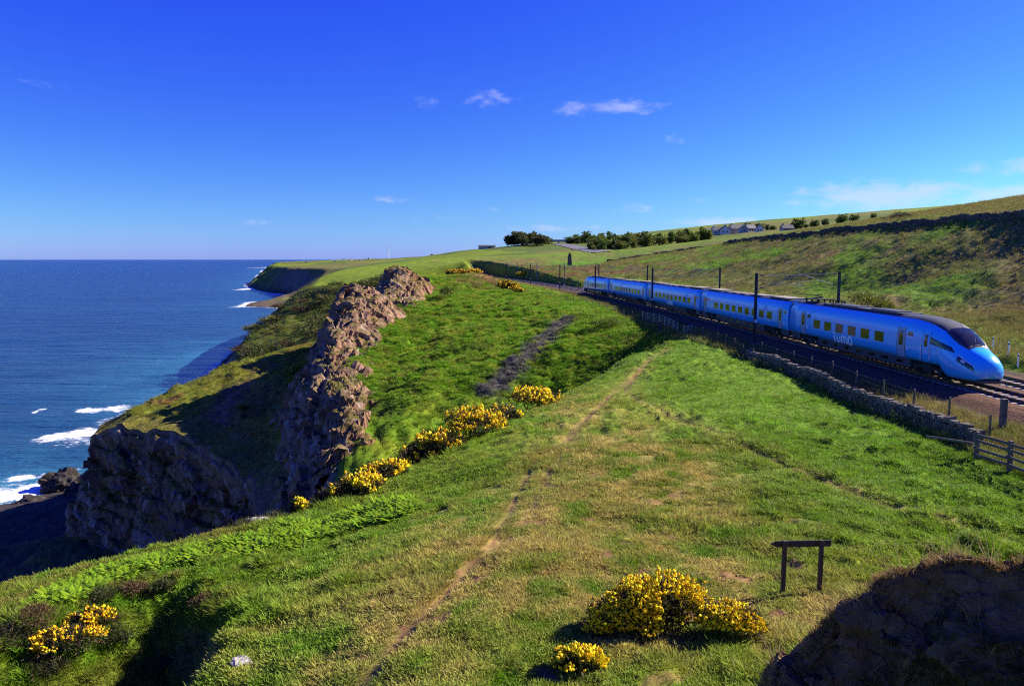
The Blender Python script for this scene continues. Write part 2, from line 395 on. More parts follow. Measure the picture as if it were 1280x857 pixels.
Z1 = _zs*(1-smooth(60, 130, _yy))+_zb*smooth(60, 130, _yy)
_lt = smooth(13, 22, _yy)*(1-smooth(27, 32, _yy))                       # keep the hollow's lip crisp
_xx = (np.arange(_z1.shape[1])*.5-130)[None, :]
_w = ((_xx < -5.5) & (_xx > -16) & (_yy > 11) & (_yy < 27))*1.0; _w = blur(_w, 3)
Z1 = Z1*(1-_w)+blur(_z1, 1.0)*_w
_w2 = ((_xx < -12) & (_xx > -75) & (_yy > 66) & (_yy < 165))*1.0; _w2 = blur(_w2, 6)      # cliffs stay steep
Z1 = Z1*(1-_w2)+blur(_z1, 1.7)*_w2
Z2 = blur(raster(**G2), .9)
def lookup(Z, G, x, y):
    u = np.clip((x-G['x0'])/G['st'], 0, Z.shape[1]-1.001); v = np.clip((y-G['y0'])/G['st'], 0, Z.shape[0]-1.001)
    i = u.astype(int); j = v.astype(int); fu = u-i; fv = v-j
    return (Z[j, i]*(1-fu)+Z[j, i+1]*fu)*(1-fv)+(Z[j+1, i]*(1-fu)+Z[j+1, i+1]*fu)*fv
def seg_dist(x, y, pl):
    d = np.full(np.shape(x), 9e9)
    for a, b in zip(pl[:-1], pl[1:]):
        ax, ay = a[0], a[1]; dx, dy = b[0]-ax, b[1]-ay
        t = np.clip(((x-ax)*dx+(y-ay)*dy)/(dx*dx+dy*dy+1e-9), 0, 1)
        d = np.minimum(d, np.hypot(x-ax-t*dx, y-ay-t*dy))
    return d
def W2(*pix):                                    # polyline on the turf from photo points with the plateau's depth
    return [P(*q)[:2] for q in pix]
PATH1 = W2((440, 857, 14.6), (500, 790, 17), (560, 735, 19.5), (610, 680, 22.8), (640, 615, 27.5), (665, 565, 33.5), (710, 540, 37.5), (760, 490, 49.5), (800, 462, 60), (835, 436, 74))
PATH1B = W2((555, 740, 19.5), (625, 680, 22.8), (668, 620, 27.2), (690, 575, 32.5), (720, 540, 37.5))
PATH2 = W2((1290, 700, 21.5), (1200, 672, 23.6), (1100, 632, 26.2), (1000, 590, 30.4), (900, 545, 36.5), (830, 515, 42.5), (780, 485, 51), (800, 462, 60))
def base_h(x, y):
    a = lookup(Z1, G1, x, y); b = lookup(Z2, G2, x, y)
    w = smooth(-130, -105, x)*(1-smooth(125, 150, x))*(1-smooth(360, 420, y))
    return a*w+b*(1-w)
def ground(x, y):
    x = np.atleast_1d(np.asarray(x, float)); y = np.atleast_1d(np.asarray(y, float))
    z = base_h(x, y)
    tx = track_x(np.minimum(y, 420)); off = x-tx-1.7
    flat = smooth(-8.5, -5.2, off)*(1-smooth(7.0, 9.0, off))*(1-smooth(330, 420, y))*smooth(10, 20, y)
    land = smooth(SEA-2, SEA+5, z)
    far = smooth(60, 160, y)
    tw = np.clip(.55+1.1*fbm(x*.12, y*.12, 13, 2)+.35*(x > 8)+.5*(x < -5), .15, 1.3)
    lump = .09*fbm(x*.9, y*.9, 3, 3)+(.34*np.maximum(0, fbm(x*1.35, y*1.35, 11, 3)-.02)+.10*np.maximum(0, fbm(x*3.1, y*3.1, 12, 2)))*tw*(1-far)
    lump = lump+(.25+.25*far)*fbm(x*.16, y*.16, 5, 3)+(.30*np.maximum(0, fbm(x*.75, y*.75, 17, 3)-.05)+.12*fbm(x*2.2, y*2.2, 18, 2))*smooth(-4, -8, x)*(1-smooth(27, 33, y))
    plateau = (seg_dist(x, y, RIDGE) > 0)
    rough = smooth(80, 100, y)*(1-smooth(400, 700, y))
    # tussocky, terracette-like relief of the gully side and hillside
    tus = np.abs(fbm(x*.3, y*.3, 21, 4))*1.1+.5*np.maximum(0, fbm(x*.8, y*.8, 27, 3))
    gside = smooth(2, 8, track_x(np.minimum(y, 420))-9-x)*smooth(58, 75, y)*(1-smooth(150, 170, y))*smooth(-21, -8, x+(y-80)*.02+8)
    hill = smooth(9, 16, off)*(1-smooth(300, 360, y))
    fold = .9*np.sin((x*.8-y*.25)*.55+2.6*fbm(x*.07, y*.07, 29, 2))*np.clip(.4+1.4*fbm(x*.06, y*.06, 30, 2), 0, 1)
    lump = lump+tus*(.95*gside+.5*hill)+fold*gside*(1-smooth(112, 120, y))
    # ribs that run down the hillside
    s = y+.55*off; rib = np.sin(s*.23+2.2*fbm(s*.03, off*.03, 33, 2))*.5+np.sin(s*.11+1.3)*.5
    lump = lump+hill*smooth(10, 28, off)*(1-smooth(30, 46, off))*rib*.75
    # bushes and slumps on the far terraces
    terr = smooth(-20, -45, x)*smooth(150, 190, y)*(1-smooth(300, 320, y))
    lump = lump+terr*(1.8*np.abs(fbm(x*.07, y*.07, 41, 4))+.5*fbm(x*.5, y*.5, 43, 2))
    shelf = smooth(-28, -34, x)*smooth(92, 100, y)*(1-smooth(138, 150, y))
    lump = lump+shelf*(.9*np.abs(fbm(x*.25, y*.25, 45, 3))+.3*fbm(x*.9, y*.9, 47, 2))
    far2 = smooth(380, 700, y)
    lump = lump*(1-.8*far2)+far2*(1.2*fbm(x*.012, y*.012, 51, 3))*smooth(SEA+12, SEA+28, z)
    # trodden paths are worn in a little
    for pl, d in ((PATH1, .07), (PATH1B, .05), (PATH2, .05)):
        dd = seg_dist(x, y, pl)+.25*fbm(x*.8, y*.8, 61, 2); lump = lump-d*np.exp(-(dd/.32)**2)
    dd = seg_dist(x, y, [(q[0]+.55, q[1]+.5) for q in PATH2[1:6]])
    lump = lump+.08*np.exp(-(dd/.5)**2)
    lump = lump+far2*6*fbm(x*.03, y*.03, 53, 4)*smooth(SEA+1, SEA+9, z)*(1-smooth(-15, -10, z))
    z = z+lump*land*(1-flat)
    z = z*(1-flat)+(-7.95+.03*fbm(x*2, y*2, 9, 2))*flat
    return z
def gz(x, y): return float(ground(x, y)[0])
def hit(px, py, y0=9.0, y1=900.0):
    ys = np.exp(np.linspace(math.log(y0), math.log(y1), 1400)); q = np.array(P(px, py, 1.0)); g = ground(q[0]*ys, ys); b = np.nonzero(g > q[2]*ys)[0]
    k = b[0] if len(b) else -1; return q[0]*ys[k], ys[k], g[k]

C = lambda *v: np.array(v, float)
LUSH, OLIVE, DRY, HEATH, EARTH, FIELD = C(.098, .200, .008), C(.148, .172, .012), C(.280, .212, .058), C(.105, .062, .020), C(.180, .082, .045), C(.150, .205, .012)
ROCKC, DARKG = C(.15, .11, .085), C(.030, .055, .008)
def mixc(a, b, w): return a*(1-w[:, None])+b*w[:, None]
def ell(x, y, cx, cy, rx, ry): return np.exp(-(((x-cx)/rx)**2+((y-cy)/ry)**2))
def tint_of(x, y, z, slope):
    n1 = fbm(x*.22, y*.22, 71, 4); n2 = fbm(x*.9, y*.9, 73, 3); n3 = fbm(x*3.1, y*3.1, 75, 2)
    c = np.tile(LUSH, (len(x), 1))
    c = mixc(c, np.tile(OLIVE, (len(x), 1)), np.clip(.45+.55*n1+.4*n2, 0, 1))
    off = x-track_x(np.minimum(y, 420))-1.7
    # plateau: worn, dry turf in the middle, lush towards the wall
    pl = (1-smooth(76, 84, y))*(1-smooth(-8.5, -6.5, off))
    lush = smooth(5, 11, x-(.02*(y-20)))*smooth(20, 27, y)*pl
    c = mixc(c, np.tile(C(.105, .190, .013), (len(x), 1)), lush*np.clip(.8+.4*n2, 0, 1))
    dry = np.clip(ell(x, y, 5.5, 31, 4, 9)*.95+ell(x, y, -.5, 24, 3, 7)*.7+ell(x, y, 3.5, 19, 5, 4)*.6+ell(x, y, 3.5, 45, 3, 12)*.45+ell(x, y, 7, 17, 3, 2)*.5+ell(x, y, -3, 17, 4, 4)*.45+ell(x, y, -6, 24, 3, 5)*.3, 0, 1)*pl
    c = mixc(c, np.tile(DRY, (len(x), 1)), np.clip(dry*(.75+1.1*n2+.5*n3), 0, .9))
    for plx, wd, am in ((PATH1, .24, 1.0), (PATH1B, .18, .8), (PATH2, .19, .8)):
        dd = seg_dist(x, y, plx)+.3*n3*.4+.15*n2
        w = np.exp(-np.clip(dd/wd, 0, 9)**2)*am*np.clip(.75+.9*n2, .15, 1)*pl
        c = mixc(c, np.tile(EARTH*1.05, (len(x), 1)), w)
        w = np.exp(-(dd/.9)**2)*.22*pl; c = mixc(c, np.tile(DRY, (len(x), 1)), w)
    # scrapes of red soil and mole hills
    m = np.clip((fbm(x*1.15, y*1.15, 81, 2)-.42)*9, 0, 1)*(ell(x, y, -1.2, 16, 4, 5)+ell(x, y, 4, 24, 5, 7)*.8+ell(x, y, 7.5, 17.5, 3, 2.5))*pl
    c = mixc(c, np.tile(EARTH, (len(x), 1)), np.clip(m*1.3, 0, .9))
    # left slopes: olive and rusty
    ls = smooth(-7, -12, x)*(1-smooth(34, 50, y))
    c = mixc(c, np.tile(C(.105, .110, .014), (len(x), 1)), ls*np.clip(.5+n2, 0, 1)); c = mixc(c, np.tile(HEATH*1.3, (len(x), 1)), ls*np.clip(n1*1.2-.1+.6*n3, 0, .7))
    # gully side and knoll
    gs = smooth(78, 92, y)*(1-smooth(175, 190, y))*(1-smooth(-8.5, -6.5, off))*smooth(-30, -22, x)
    c = mixc(c, np.tile(LUSH*1.05, (len(x), 1)), gs*np.clip(.6+.9*n1, 0, 1)); c = mixc(c, np.tile(C(.18, .195, .022), (len(x), 1)), gs*np.clip(n2*1.5+.2, 0, .9)); c = mixc(c, np.tile(C(.045, .075, .008), (len(x), 1)), gs*np.clip(fbm(x*.28, y*.28, 97, 3)*2.0-.35, 0, .6))
    kn = ell(x, y, P(614, 340, 168)[0], 168, 5, 8)+ell(x, y, P(628, 352, 166)[0], 166, 3.5, 7)+.6*ell(x, y, P(585, 352, 156)[0], 156, 2.5, 3)
    c = mixc(c, np.tile(C(.20, .10, .055), (len(x), 1)), np.clip(kn*(1.0+1.6*n2), 0, .85))
    sc = seg_dist(x, y, [P(705, 408, 110)[:2], P(680, 432, 100)[:2], P(640, 462, 91)[:2], P(612, 480, 86)[:2]])
    c = mixc(c, np.tile(C(.105, .09, .09), (len(x), 1))*(1+.7*n3)[:, None], np.exp(-((sc+1.3*n2+.5*n3)/1.5)**4)*.95)
    # shelf and far terraces: heath
    sh = smooth(-24, -30, x)*smooth(86, 96, y)*(1-smooth(150, 160, y))
    c = mixc(c, np.tile(C(.125, .135, .014), (len(x), 1)), sh); c = mixc(c, np.tile(C(.17, .10, .028), (len(x), 1)), sh*np.clip(.15+1.4*n1+.5*n2, 0, .85))
    sl = seg_dist(x, y, [P(310, 480, 122)[:2], P(285, 520, 108)[:2], P(268, 555, 97)[:2]])
    c = mixc(c, np.tile(C(.16, .085, .055), (len(x), 1)), np.exp(-((sl+1.2*n2)/2.4)**2)*.9)
    te = smooth(-18, -30, x)*smooth(150, 165, y)*(1-smooth(395, 420, y))
    c = mixc(c, np.tile(C(.085, .105, .014), (len(x), 1)), te); c = mixc(c, np.tile(C(.085, .115, .012), (len(x), 1)), te*np.clip(n1*1.6, 0, 1)); c = mixc(c, np.tile(HEATH, (len(x), 1)), te*np.clip(n2*1.4-.1, 0, .7))
    # the mown field on the headland
    fx0 = -83+(y-315)*-.02
    fl = smooth(-.5, 2.5, x-(-84-(y-315)*.2))*smooth(0, 4, y-(315-(x+83)*.62))*(1-smooth(415, 450, y))*smooth(-4, -14, x)
    c = mixc(c, np.tile(FIELD*(1.0), (len(x), 1)), fl*.95)
    # far country: patchwork
    fa = smooth(430, 520, y)
    cw = vnoise(np.floor(x/90+.35*fbm(x*.004, y*.004, 5, 2)*2), np.floor(y/140+x/400), 91)
    pt = np.where((cw > .66)[:, None], FIELD*.9, np.where((cw > .33)[:, None], C(.085, .12, .018), C(.13, .125, .03)))
    c = c*(1-fa[:, None])+pt*fa[:, None]
    fh = ell(x, y, -10, 420, 45, 80)*.0
    # hillside: tussock grass, dead stems, green flushes
    hl = smooth(7.5, 11, off)*(1-smooth(360, 460, y))
    c = mixc(c, np.tile(C(.105, .120, .020), (len(x), 1)), hl); c = mixc(c, np.tile(C(.19, .135, .05), (len(x), 1)), hl*np.clip(.05+1.2*n1+.6*n3, 0, .85))
    c = mixc(c, np.tile(LUSH*1.0, (len(x), 1)), hl*np.clip(fbm(x*.11, y*.07, 95, 3)*1.7+.15, 0, .85))
    toe = hl*(1-smooth(12, 24, off))*(1-smooth(100, 140, y)); c = mixc(c, np.tile(C(.10, .16, .010), (len(x), 1)), toe*np.clip(.75+n2, 0, 1))
    red = hl*smooth(205, 250, y)*(1-smooth(30, 50, off)); c = mixc(c, np.tile(C(.17, .075, .035), (len(x), 1)), red*np.clip(.4+1.6*n1, 0, .8))
    gf = ell(x, y, 32, 350, 20, 22); c = mixc(c, np.tile(C(.085, .17, .010), (len(x), 1)), np.clip(gf*2.2-.4, 0, 1)*.9)
    up = smooth(0, 6, z-7)*smooth(52, 60, off)*(1-smooth(300, 380, y)); c = mixc(c, np.tile(C(.125, .105, .022), (len(x), 1)), up*.8)
    # railway margins
    vg = smooth(-9.3, -7.6, off)*(1-smooth(-6.2, -4.6, off))*(1-fa); c = mixc(c, np.tile(DRY*.95, (len(x), 1)), vg*np.clip(.55+.8*n2, 0, 1)*.8)
    bd = smooth(-6.6, -4.8, off)*(1-smooth(6.5, 7.5, off))*(1-smooth(330, 420, y))*smooth(10, 20, y); c = mixc(c, np.tile(C(.060, .040, .027), (len(x), 1)), bd)
    # bare rock and soil where it is too steep for turf
    st = smooth(.85, 1.35, slope+.25*n2)*(1-smooth(12, 20, off)); st = st*np.where(y < 60, .3, 1)
    c = mixc(c, np.tile(ROCKC, (len(x), 1))*(1+.35*n3)[:, None], st)
    wet = 1-smooth(SEA+1, SEA+7, z+2*n2); c = mixc(c, np.tile(C(.045, .036, .032), (len(x), 1)), wet)
    sp = ell(x, y, -232, 745, 45, 60); c = mixc(c, np.tile(C(.13, .09, .06), (len(x), 1)), np.clip(sp*1.5, 0, 1)*np.clip(.7+1.2*n1, 0, 1))
    return np.clip(c*(1+.18*n3+.15*n2)[:, None], .004, .9)
def slope_of(x, y):
    e = np.maximum(.4, y*.006)
    return np.hypot(base_h(x+e, y)-base_h(x-e, y), base_h(x, y+e)-base_h(x, y-e))/(2*e)
def build_terrain():
    R_, C_ = 800, 760
    t = np.linspace(-1.02, 1.02, C_); Y = np.concatenate([np.exp(np.linspace(math.log(3), math.log(2500), R_-6)), np.linspace(2700, 6000, 6)])
    T, YY = np.meshgrid(t, Y); X = T*YY
    near = smooth(40, 3, YY); X = X*(1)+near*0
    x = X.ravel(); y = YY.ravel(); z = ground(x, y)
    sl = slope_of(x, y); col = tint_of(x, y, z, sl)
    keep = (z > SEA-3).reshape(R_, C_); kf = keep[:-1, :-1] | keep[1:, :-1] | keep[:-1, 1:] | keep[1:, 1:]
    used = np.zeros(R_*C_, bool); f = grid_faces(R_, C_, kf); used[f.ravel()] = True
    idx = np.cumsum(used)-1
    ob = mesh_np('ground', np.stack([x, y, z], 1)[used], idx[f], M_TERRAIN, colors=col[used]); tag(ob, kind='structure')
    # a coarse skirt behind and beside the viewer so that the hill goes on out of sight
    xs = np.linspace(-90, 110, 60); ys = np.linspace(-70, 3.2, 26); X, Y = np.meshgrid(xs, ys); x = X.ravel(); y = Y.ravel(); z = ground(x, y)-.03
    ob = mesh_np('hill_ground', np.stack([x, y, z], 1), grid_faces(26, 60), M_TERRAIN, colors=tint_of(x, y, z, slope_of(x, y))); tag(ob, kind='structure')
build_terrain()

# ------------------------------------------------------------------ sea
def build_sea():
    m, nt, b = nodes_of('sea_water'); N = nt.nodes; L = nt.links
    b.inputs['Roughness'].default_value = .22; b.inputs['IOR'].default_value = 1.33; b.inputs['Specular IOR Level'].default_value = .5
    geo = N.new('ShaderNodeNewGeometry')
    def noise(scale, stretch, det=4, rot=0):
        mp = N.new('ShaderNodeMapping'); mp.inputs['Scale'].default_value = stretch; mp.inputs['Rotation'].default_value = (0, 0, rot)
        L.new(geo.outputs['Position'], mp.inputs[0]); n = N.new('ShaderNodeTexNoise'); n.inputs['Scale'].default_value = scale
        n.inputs['Detail'].default_value = det; n.inputs['Roughness'].default_value = .62; L.new(mp.outputs[0], n.inputs['Vector']); return n.outputs[0]
    big = noise(.035, (.45, 2.4, 1), 5, .12); sm = noise(.30, (1, 1.9, 1), 6, -.25); pat = noise(.006, (1, 1.6, 1), 4)
    b1 = N.new('ShaderNodeBump'); b1.inputs['Strength'].default_value = .75; b1.inputs['Distance'].default_value = 8.0; L.new(big, b1.inputs['Height'])
    b2 = N.new('ShaderNodeBump'); b2.inputs['Strength'].default_value = .8; b2.inputs['Distance'].default_value = 1.3; L.new(sm, b2.inputs['Height'])
    L.new(b1.outputs[0], b2.inputs['Normal']); L.new(b2.outputs[0], b.inputs['Normal'])
    sh = N.new('ShaderNodeAttribute'); sh.attribute_name = 'shallow'; fo = N.new('ShaderNodeAttribute'); fo.attribute_name = 'foam'
    deep = N.new('ShaderNodeMix'); deep.data_type = 'RGBA'; deep.inputs[6].default_value = (.002, .014, .055, 1); deep.inputs[7].default_value = (.004, .026, .085, 1)
    pr = N.new('ShaderNodeMapRange'); pr.inputs[1].default_value = .35; pr.inputs[2].default_value = .65; L.new(pat, pr.inputs[0]); L.new(pr.outputs[0], deep.inputs[0])
    m1 = N.new('ShaderNodeMix'); m1.data_type = 'RGBA'; L.new(sh.outputs['Fac'], m1.inputs[0]); L.new(deep.outputs[2], m1.inputs[6]); m1.inputs[7].default_value = (.035, .17, .25, 1)
    fn = noise(.55, (1, 1, 1), 8); fa = N.new('ShaderNodeMath'); fa.operation = 'ADD'; L.new(fn, fa.inputs[0]); L.new(fo.outputs['Fac'], fa.inputs[1])
    fr = N.new('ShaderNodeMapRange'); fr.inputs[1].default_value = .92; fr.inputs[2].default_value = 1.2; L.new(fa.outputs[0], fr.inputs[0])
    m2 = N.new('ShaderNodeMix'); m2.data_type = 'RGBA'; L.new(fr.outputs[0], m2.inputs[0]); L.new(m1.outputs[2], m2.inputs[6]); m2.inputs[7].default_value = (.82, .84, .86, 1)
    L.new(m2.outputs[2], b.inputs['Base Color'])
    rr = N.new('ShaderNodeMapRange'); L.new(fr.outputs[0], rr.inputs[0]); rr.inputs[3].default_value = .22; rr.inputs[4].default_value = .9; L.new(rr.outputs[0], b.inputs['Roughness'])
    na, nr = 520, 420
    a = np.radians(np.linspace(-96, 60, na)); r = np.exp(np.linspace(math.log(40), math.log(90000), nr))
    A, R_ = np.meshgrid(a, r); x = (R_*np.sin(A)).ravel(); y = (R_*np.cos(A)).ravel()
    d = seg_dist(x, y, COAST)
    n = fbm(x*.06, y*.06, 101, 4)
    foam = .72*np.exp(-np.clip(d-1, 0, None)/9.0)+.22*n
    for (px, py, rx, ry, am) in [(92, 546, 34, 8, 1.0), (60, 551, 24, 7, .95), (105, 516, 26, 5, .95), (148, 512, 26, 6, .85), (118, 556, 30, 9, .75), (86, 560, 30, 5, .6), (38, 517, 6, 4, 1.1), (46, 598, 20, 4, .95), (8, 626, 10, 4, 1.0), (112, 585, 18, 10, .7), (305, 382, 18, 2.5, .75), (318, 360, 18, 3, .8), (345, 367.5, 14, 1.5, .8), (333, 334, 8, 1.2, .7), (112, 540, 46, 24, .42), (70, 575, 50, 14, .3), (125, 530, 20, 20, .5)]:
        Yd = 950*45/(py-324); X0 = P(px, py, Yd)[0]; sx = rx*Yd/950; sy = ry*Yd*Yd/(950*45)
        q = ((x-X0+4*n)/sx)**2+((y-Yd+5*n)/sy)**2; foam = np.maximum(foam, am*np.exp(-q))
    shallow = np.clip(np.exp(-d/38)*(1+.8*n)*.8, 0, .9)*(y < 420)+np.exp(-d/60)*.3*(y >= 420)
    z = SEA+.35*fbm(x*.05+3, y*.09, 105, 4)*(R_.ravel() < 1200)
    ob = mesh_np('sea', np.stack([x, y, z], 1), grid_faces(nr, na), m, attrs={'foam': foam, 'shallow': shallow}); tag(ob, kind='structure')
build_sea()
# ------------------------------------------------------------------ rock: cliffs, crag, earth bank
def resample(pl, n):
    pl = np.array(pl, float); d = np.r_[0, np.cumsum(np.linalg.norm(np.diff(pl, axis=0), axis=1))]
    t = np.linspace(0, d[-1], n); return np.stack([np.interp(t, d, pl[:, k]) for k in range(pl.shape[1])], 1)
def chunky(V, R_, C_, amps, seed, wt=1.0, zs=1.25):
    """push a grid of points along its normals with blocky facets"""
    for k, (sc, am) in enumerate(amps):
        G = V.reshape(R_, C_, 3); du = np.gradient(G, axis=1); dv = np.gradient(G, axis=0)
        n = np.cross(du, dv).reshape(-1, 3); n /= np.linalg.norm(n, axis=1)[:, None]+1e-9
        q = V*np.array((1/sc, 1/sc, zs/sc))+.35*np.stack([fbm(V[:, 1]/sc, V[:, 2]/sc, seed+5, 2), fbm(V[:, 0]/sc, V[:, 2]/sc, seed+6, 2), fbm(V[:, 0]/sc, V[:, 1]/sc, seed+7, 2)], 1)
        d, val, off, idv = worley(q, seed+10*k)
        h = (val-.5)*1.1+((idv-.5)*off).sum(1)*1.6-.35*d
        V = V+n*(h*am*wt)[:, None]
    return V
def rock_tint(V, R_, C_, base, seed, grass=.0, gcol=None):
    G = V.reshape(R_, C_, 3); n = np.cross(np.gradient(G, axis=1), np.gradient(G, axis=0)).reshape(-1, 3)
    n /= np.linalg.norm(n, axis=1)[:, None]+1e-9; up = np.abs(n[:, 2])
    a = fbm(V[:, 0]*.3+V[:, 2]*.2, V[:, 1]*.3-V[:, 2]*.35, seed, 4); b = fbm(V[:, 0]*1.1+V[:, 2], V[:, 1]*1.1-V[:, 2]*.7, seed+3, 3)
    c = np.tile(base, (len(V), 1)); c = mixc(c, np.tile(C(.26, .125, .065), (len(V), 1)), np.clip(.2+1.2*a, 0, .8))
    c = mixc(c, np.tile(C(.27, .24, .21), (len(V), 1)), np.clip(1.6*b-.25, 0, .75))
    if grass: c = mixc(c, np.tile(C(.095, .088, .016) if gcol is None else gcol, (len(V), 1)), np.clip((smooth(.62, .85, up)*1.2+a*.6)*grass, 0, .95)*smooth(.45, .65, up))
    return np.clip(c*(1+.3*b)[:, None], .01, .8)
def ribbon(name, sect, mat, amps, seed, base, grass=0, shade=False, gcol=None, rowwt=None, bed=.95, zs=1.25):
    """sect: array rows x cols x 3"""
    R_, C_ = sect.shape[:2]; V = sect.reshape(-1, 3); G = sect; nn = np.cross(np.gradient(G, axis=1), np.gradient(G, axis=0)).reshape(-1, 3); nn /= np.linalg.norm(nn, axis=1)[:, None]+1e-9
    lay = (V[:, 2]+.22*V[:, 0]+.1*V[:, 1])*.62+1.1*fbm(V[:, 0]*.12, V[:, 1]*.12+V[:, 2]*.05, seed+60, 3); li = np.floor(lay); lf = lay-li
    h0 = hash2(li, li*0, seed); h1 = hash2(li+1, li*0, seed); hh = h0+(h1-h0)*smooth(.8, 1.0, lf)+.25*(1-lf)
    jt = np.abs(fbm(V[:, 0]*.3, V[:, 1]*.3, seed+66, 3)); V = V+nn*(((hh-.6)*bed-.9*bed*smooth(.10, .0, jt))*(1.0 if rowwt is None else np.repeat(rowwt, C_)))[:, None]
    V = chunky(V, R_, C_, amps, seed, 1.0 if rowwt is None else np.repeat(rowwt, C_), zs)
    ob = mesh_np(name, V, grid_faces(R_, C_), mat, shade=shade, colors=rock_tint(V, R_, C_, base, seed, grass, gcol)); tag(ob, kind='structure'); return ob, V
def build_crag():
    n = 300; cr = resample(CREST, n); tv = np.gradient(cr, axis=0); tv = np.stack([np.convolve(np.pad(tv[:, k], 20, mode='edge'), np.ones(41)/41, 'valid') for k in range(3)], 1)
    e = np.stack([-tv[:, 1], tv[:, 0]], 1); e /= np.linalg.norm(e, axis=1)[:, None]; e *= np.sign(e[:, :1])
    s = np.arange(n)/n
    jag = 1.5*fbm(s*8, s*0+.3, 7, 2)+1.5*np.exp(-((s-.37)/.05)**2)+1.0*np.exp(-((s-.10)/.06)**2)-1.3*np.exp(-((s-.24)/.05)**2)
    endz = -2.5*smooth(.93, 1, s)-2.0*smooth(.04, 0, s)
    wd = 6.6*(1-.35*smooth(.75, 1, s))*(1+.25*fbm(s*7, s*0+4, 9, 2))
    prof = [(1.0, None), (.78, -.7), (.5, .3), (.2, 1.2), (0, 1.6), (-.22, 1.0), (-.5, -1.2), (-.85, -4), (-1.15, -7.2), (-1.5, -12.5), (-2.0, -20)]
    pts = np.zeros((len(prof), n, 3))
    for j, (o, dz) in enumerate(prof):
        w = wd if o > 0 else 5.6
        x = cr[:, 0]+e[:, 0]*o*w; y = cr[:, 1]+e[:, 1]*o*w
        if dz is None: z = ground(x, y)-.7
        else: z = cr[:, 2]+dz+jag*(1 if o < .4 else .4)*(1.0 if dz > -3 else .5)+endz
        if o > .4: z = np.minimum(z, ground(x, y)+1.0+.4*jag)
        if dz is not None and o > .4: z = np.maximum(z, ground(x, y)-.3)
        pts[j] = np.stack([x, y, z], 1)
    m = 96; tt = np.linspace(0, len(prof)-1, m); sect = np.stack([[np.interp(tt, np.arange(len(prof)), pts[:, i, k]) for k in range(3)] for i in range(n)])
    sect = sect.transpose(2, 0, 1)
    ribbon('crag', sect, M_ROCK, [(3.4, .8), (1.3, .34), (.5, .12)], 201, C(.25, .145, .095), grass=.75, bed=.55, zs=.65, rowwt=.25+.75*smooth(0, .22, np.linspace(0, 1, m)))
build_crag()
def build_cliff(name, lip, depth, out, n, m, seed, base, amps, inland=4.6, side=1, zfix=None):
    lp = resample(lip, n); _u = np.arange(n)/n*18; lp = lp+np.stack([1.1*fbm(_u, _u*0, seed+50, 3), 1.6*fbm(_u, _u*0+5, seed+51, 3), 1.0*fbm(_u*1.3, _u*0+9, seed+52, 3)], 1); tv = np.gradient(lp, axis=0); k = 15
    tv = np.stack([np.convolve(np.pad(tv[:, q], k, mode='edge'), np.ones(2*k+1)/(2*k+1), 'valid') for q in range(3)], 1)
    o = np.stack([tv[:, 1], -tv[:, 0]], 1)*side; o /= np.linalg.norm(o, axis=1)[:, None]
    t = np.linspace(0, 1, m); rows = []; g0 = ground(lp[:, 0]-o[:, 0]*inland, lp[:, 1]-o[:, 1]*inland)
    for q in t:
        if q < .12:
            a = q/.12; d = -inland*(1-a)+.5*a
        else:
            a = (q-.12)/.88; d = .5+out*a**1.2
        x = lp[:, 0]+o[:, 0]*d; y = lp[:, 1]+o[:, 1]*d
        if q < .12: z = np.maximum((g0-.12)*(1-q/.12)+(lp[:, 2]+.2)*(q/.12), np.where(q > .02, ground(x, y)-.1, -99))
        else: z = lp[:, 2]+.2+(zfix-lp[:, 2])*((q-.12)/.88)
        bed = .7*fbm(z*.45, z*0+2, seed+40, 3)*(q > .15)
        rows.append(np.stack([x+o[:, 0]*bed, y+o[:, 1]*bed, z], 1))
    return ribbon(name, np.stack(rows), M_ROCK, amps, seed, base, grass=.9, rowwt=.08+.92*smooth(.08, .34, t), gcol=C(.12, .115, .016))
WL = [(-58, 160, -33), (-61, 146, -28.5), (-63.5, 130, -26), (-62.5, 118, -25)]+[(p[0], p[1], p[2]) for p in LIP[:6]]+[(WFOOT[6][0]-1.5, WFOOT[6][1]-.5, WFOOT[6][2]), (WFOOT[7][0]-1, WFOOT[7][1], WFOOT[7][2])]
WL = WL[:3]+[(-63, 117, -26)]+WL[4:]
build_cliff('sea_cliff', WL, 18, 4.0, 340, 110, 301, C(.21, .12, .078), [(7.0, 1.3), (2.6, .45), (.9, .16)], zfix=-46.5, side=1)
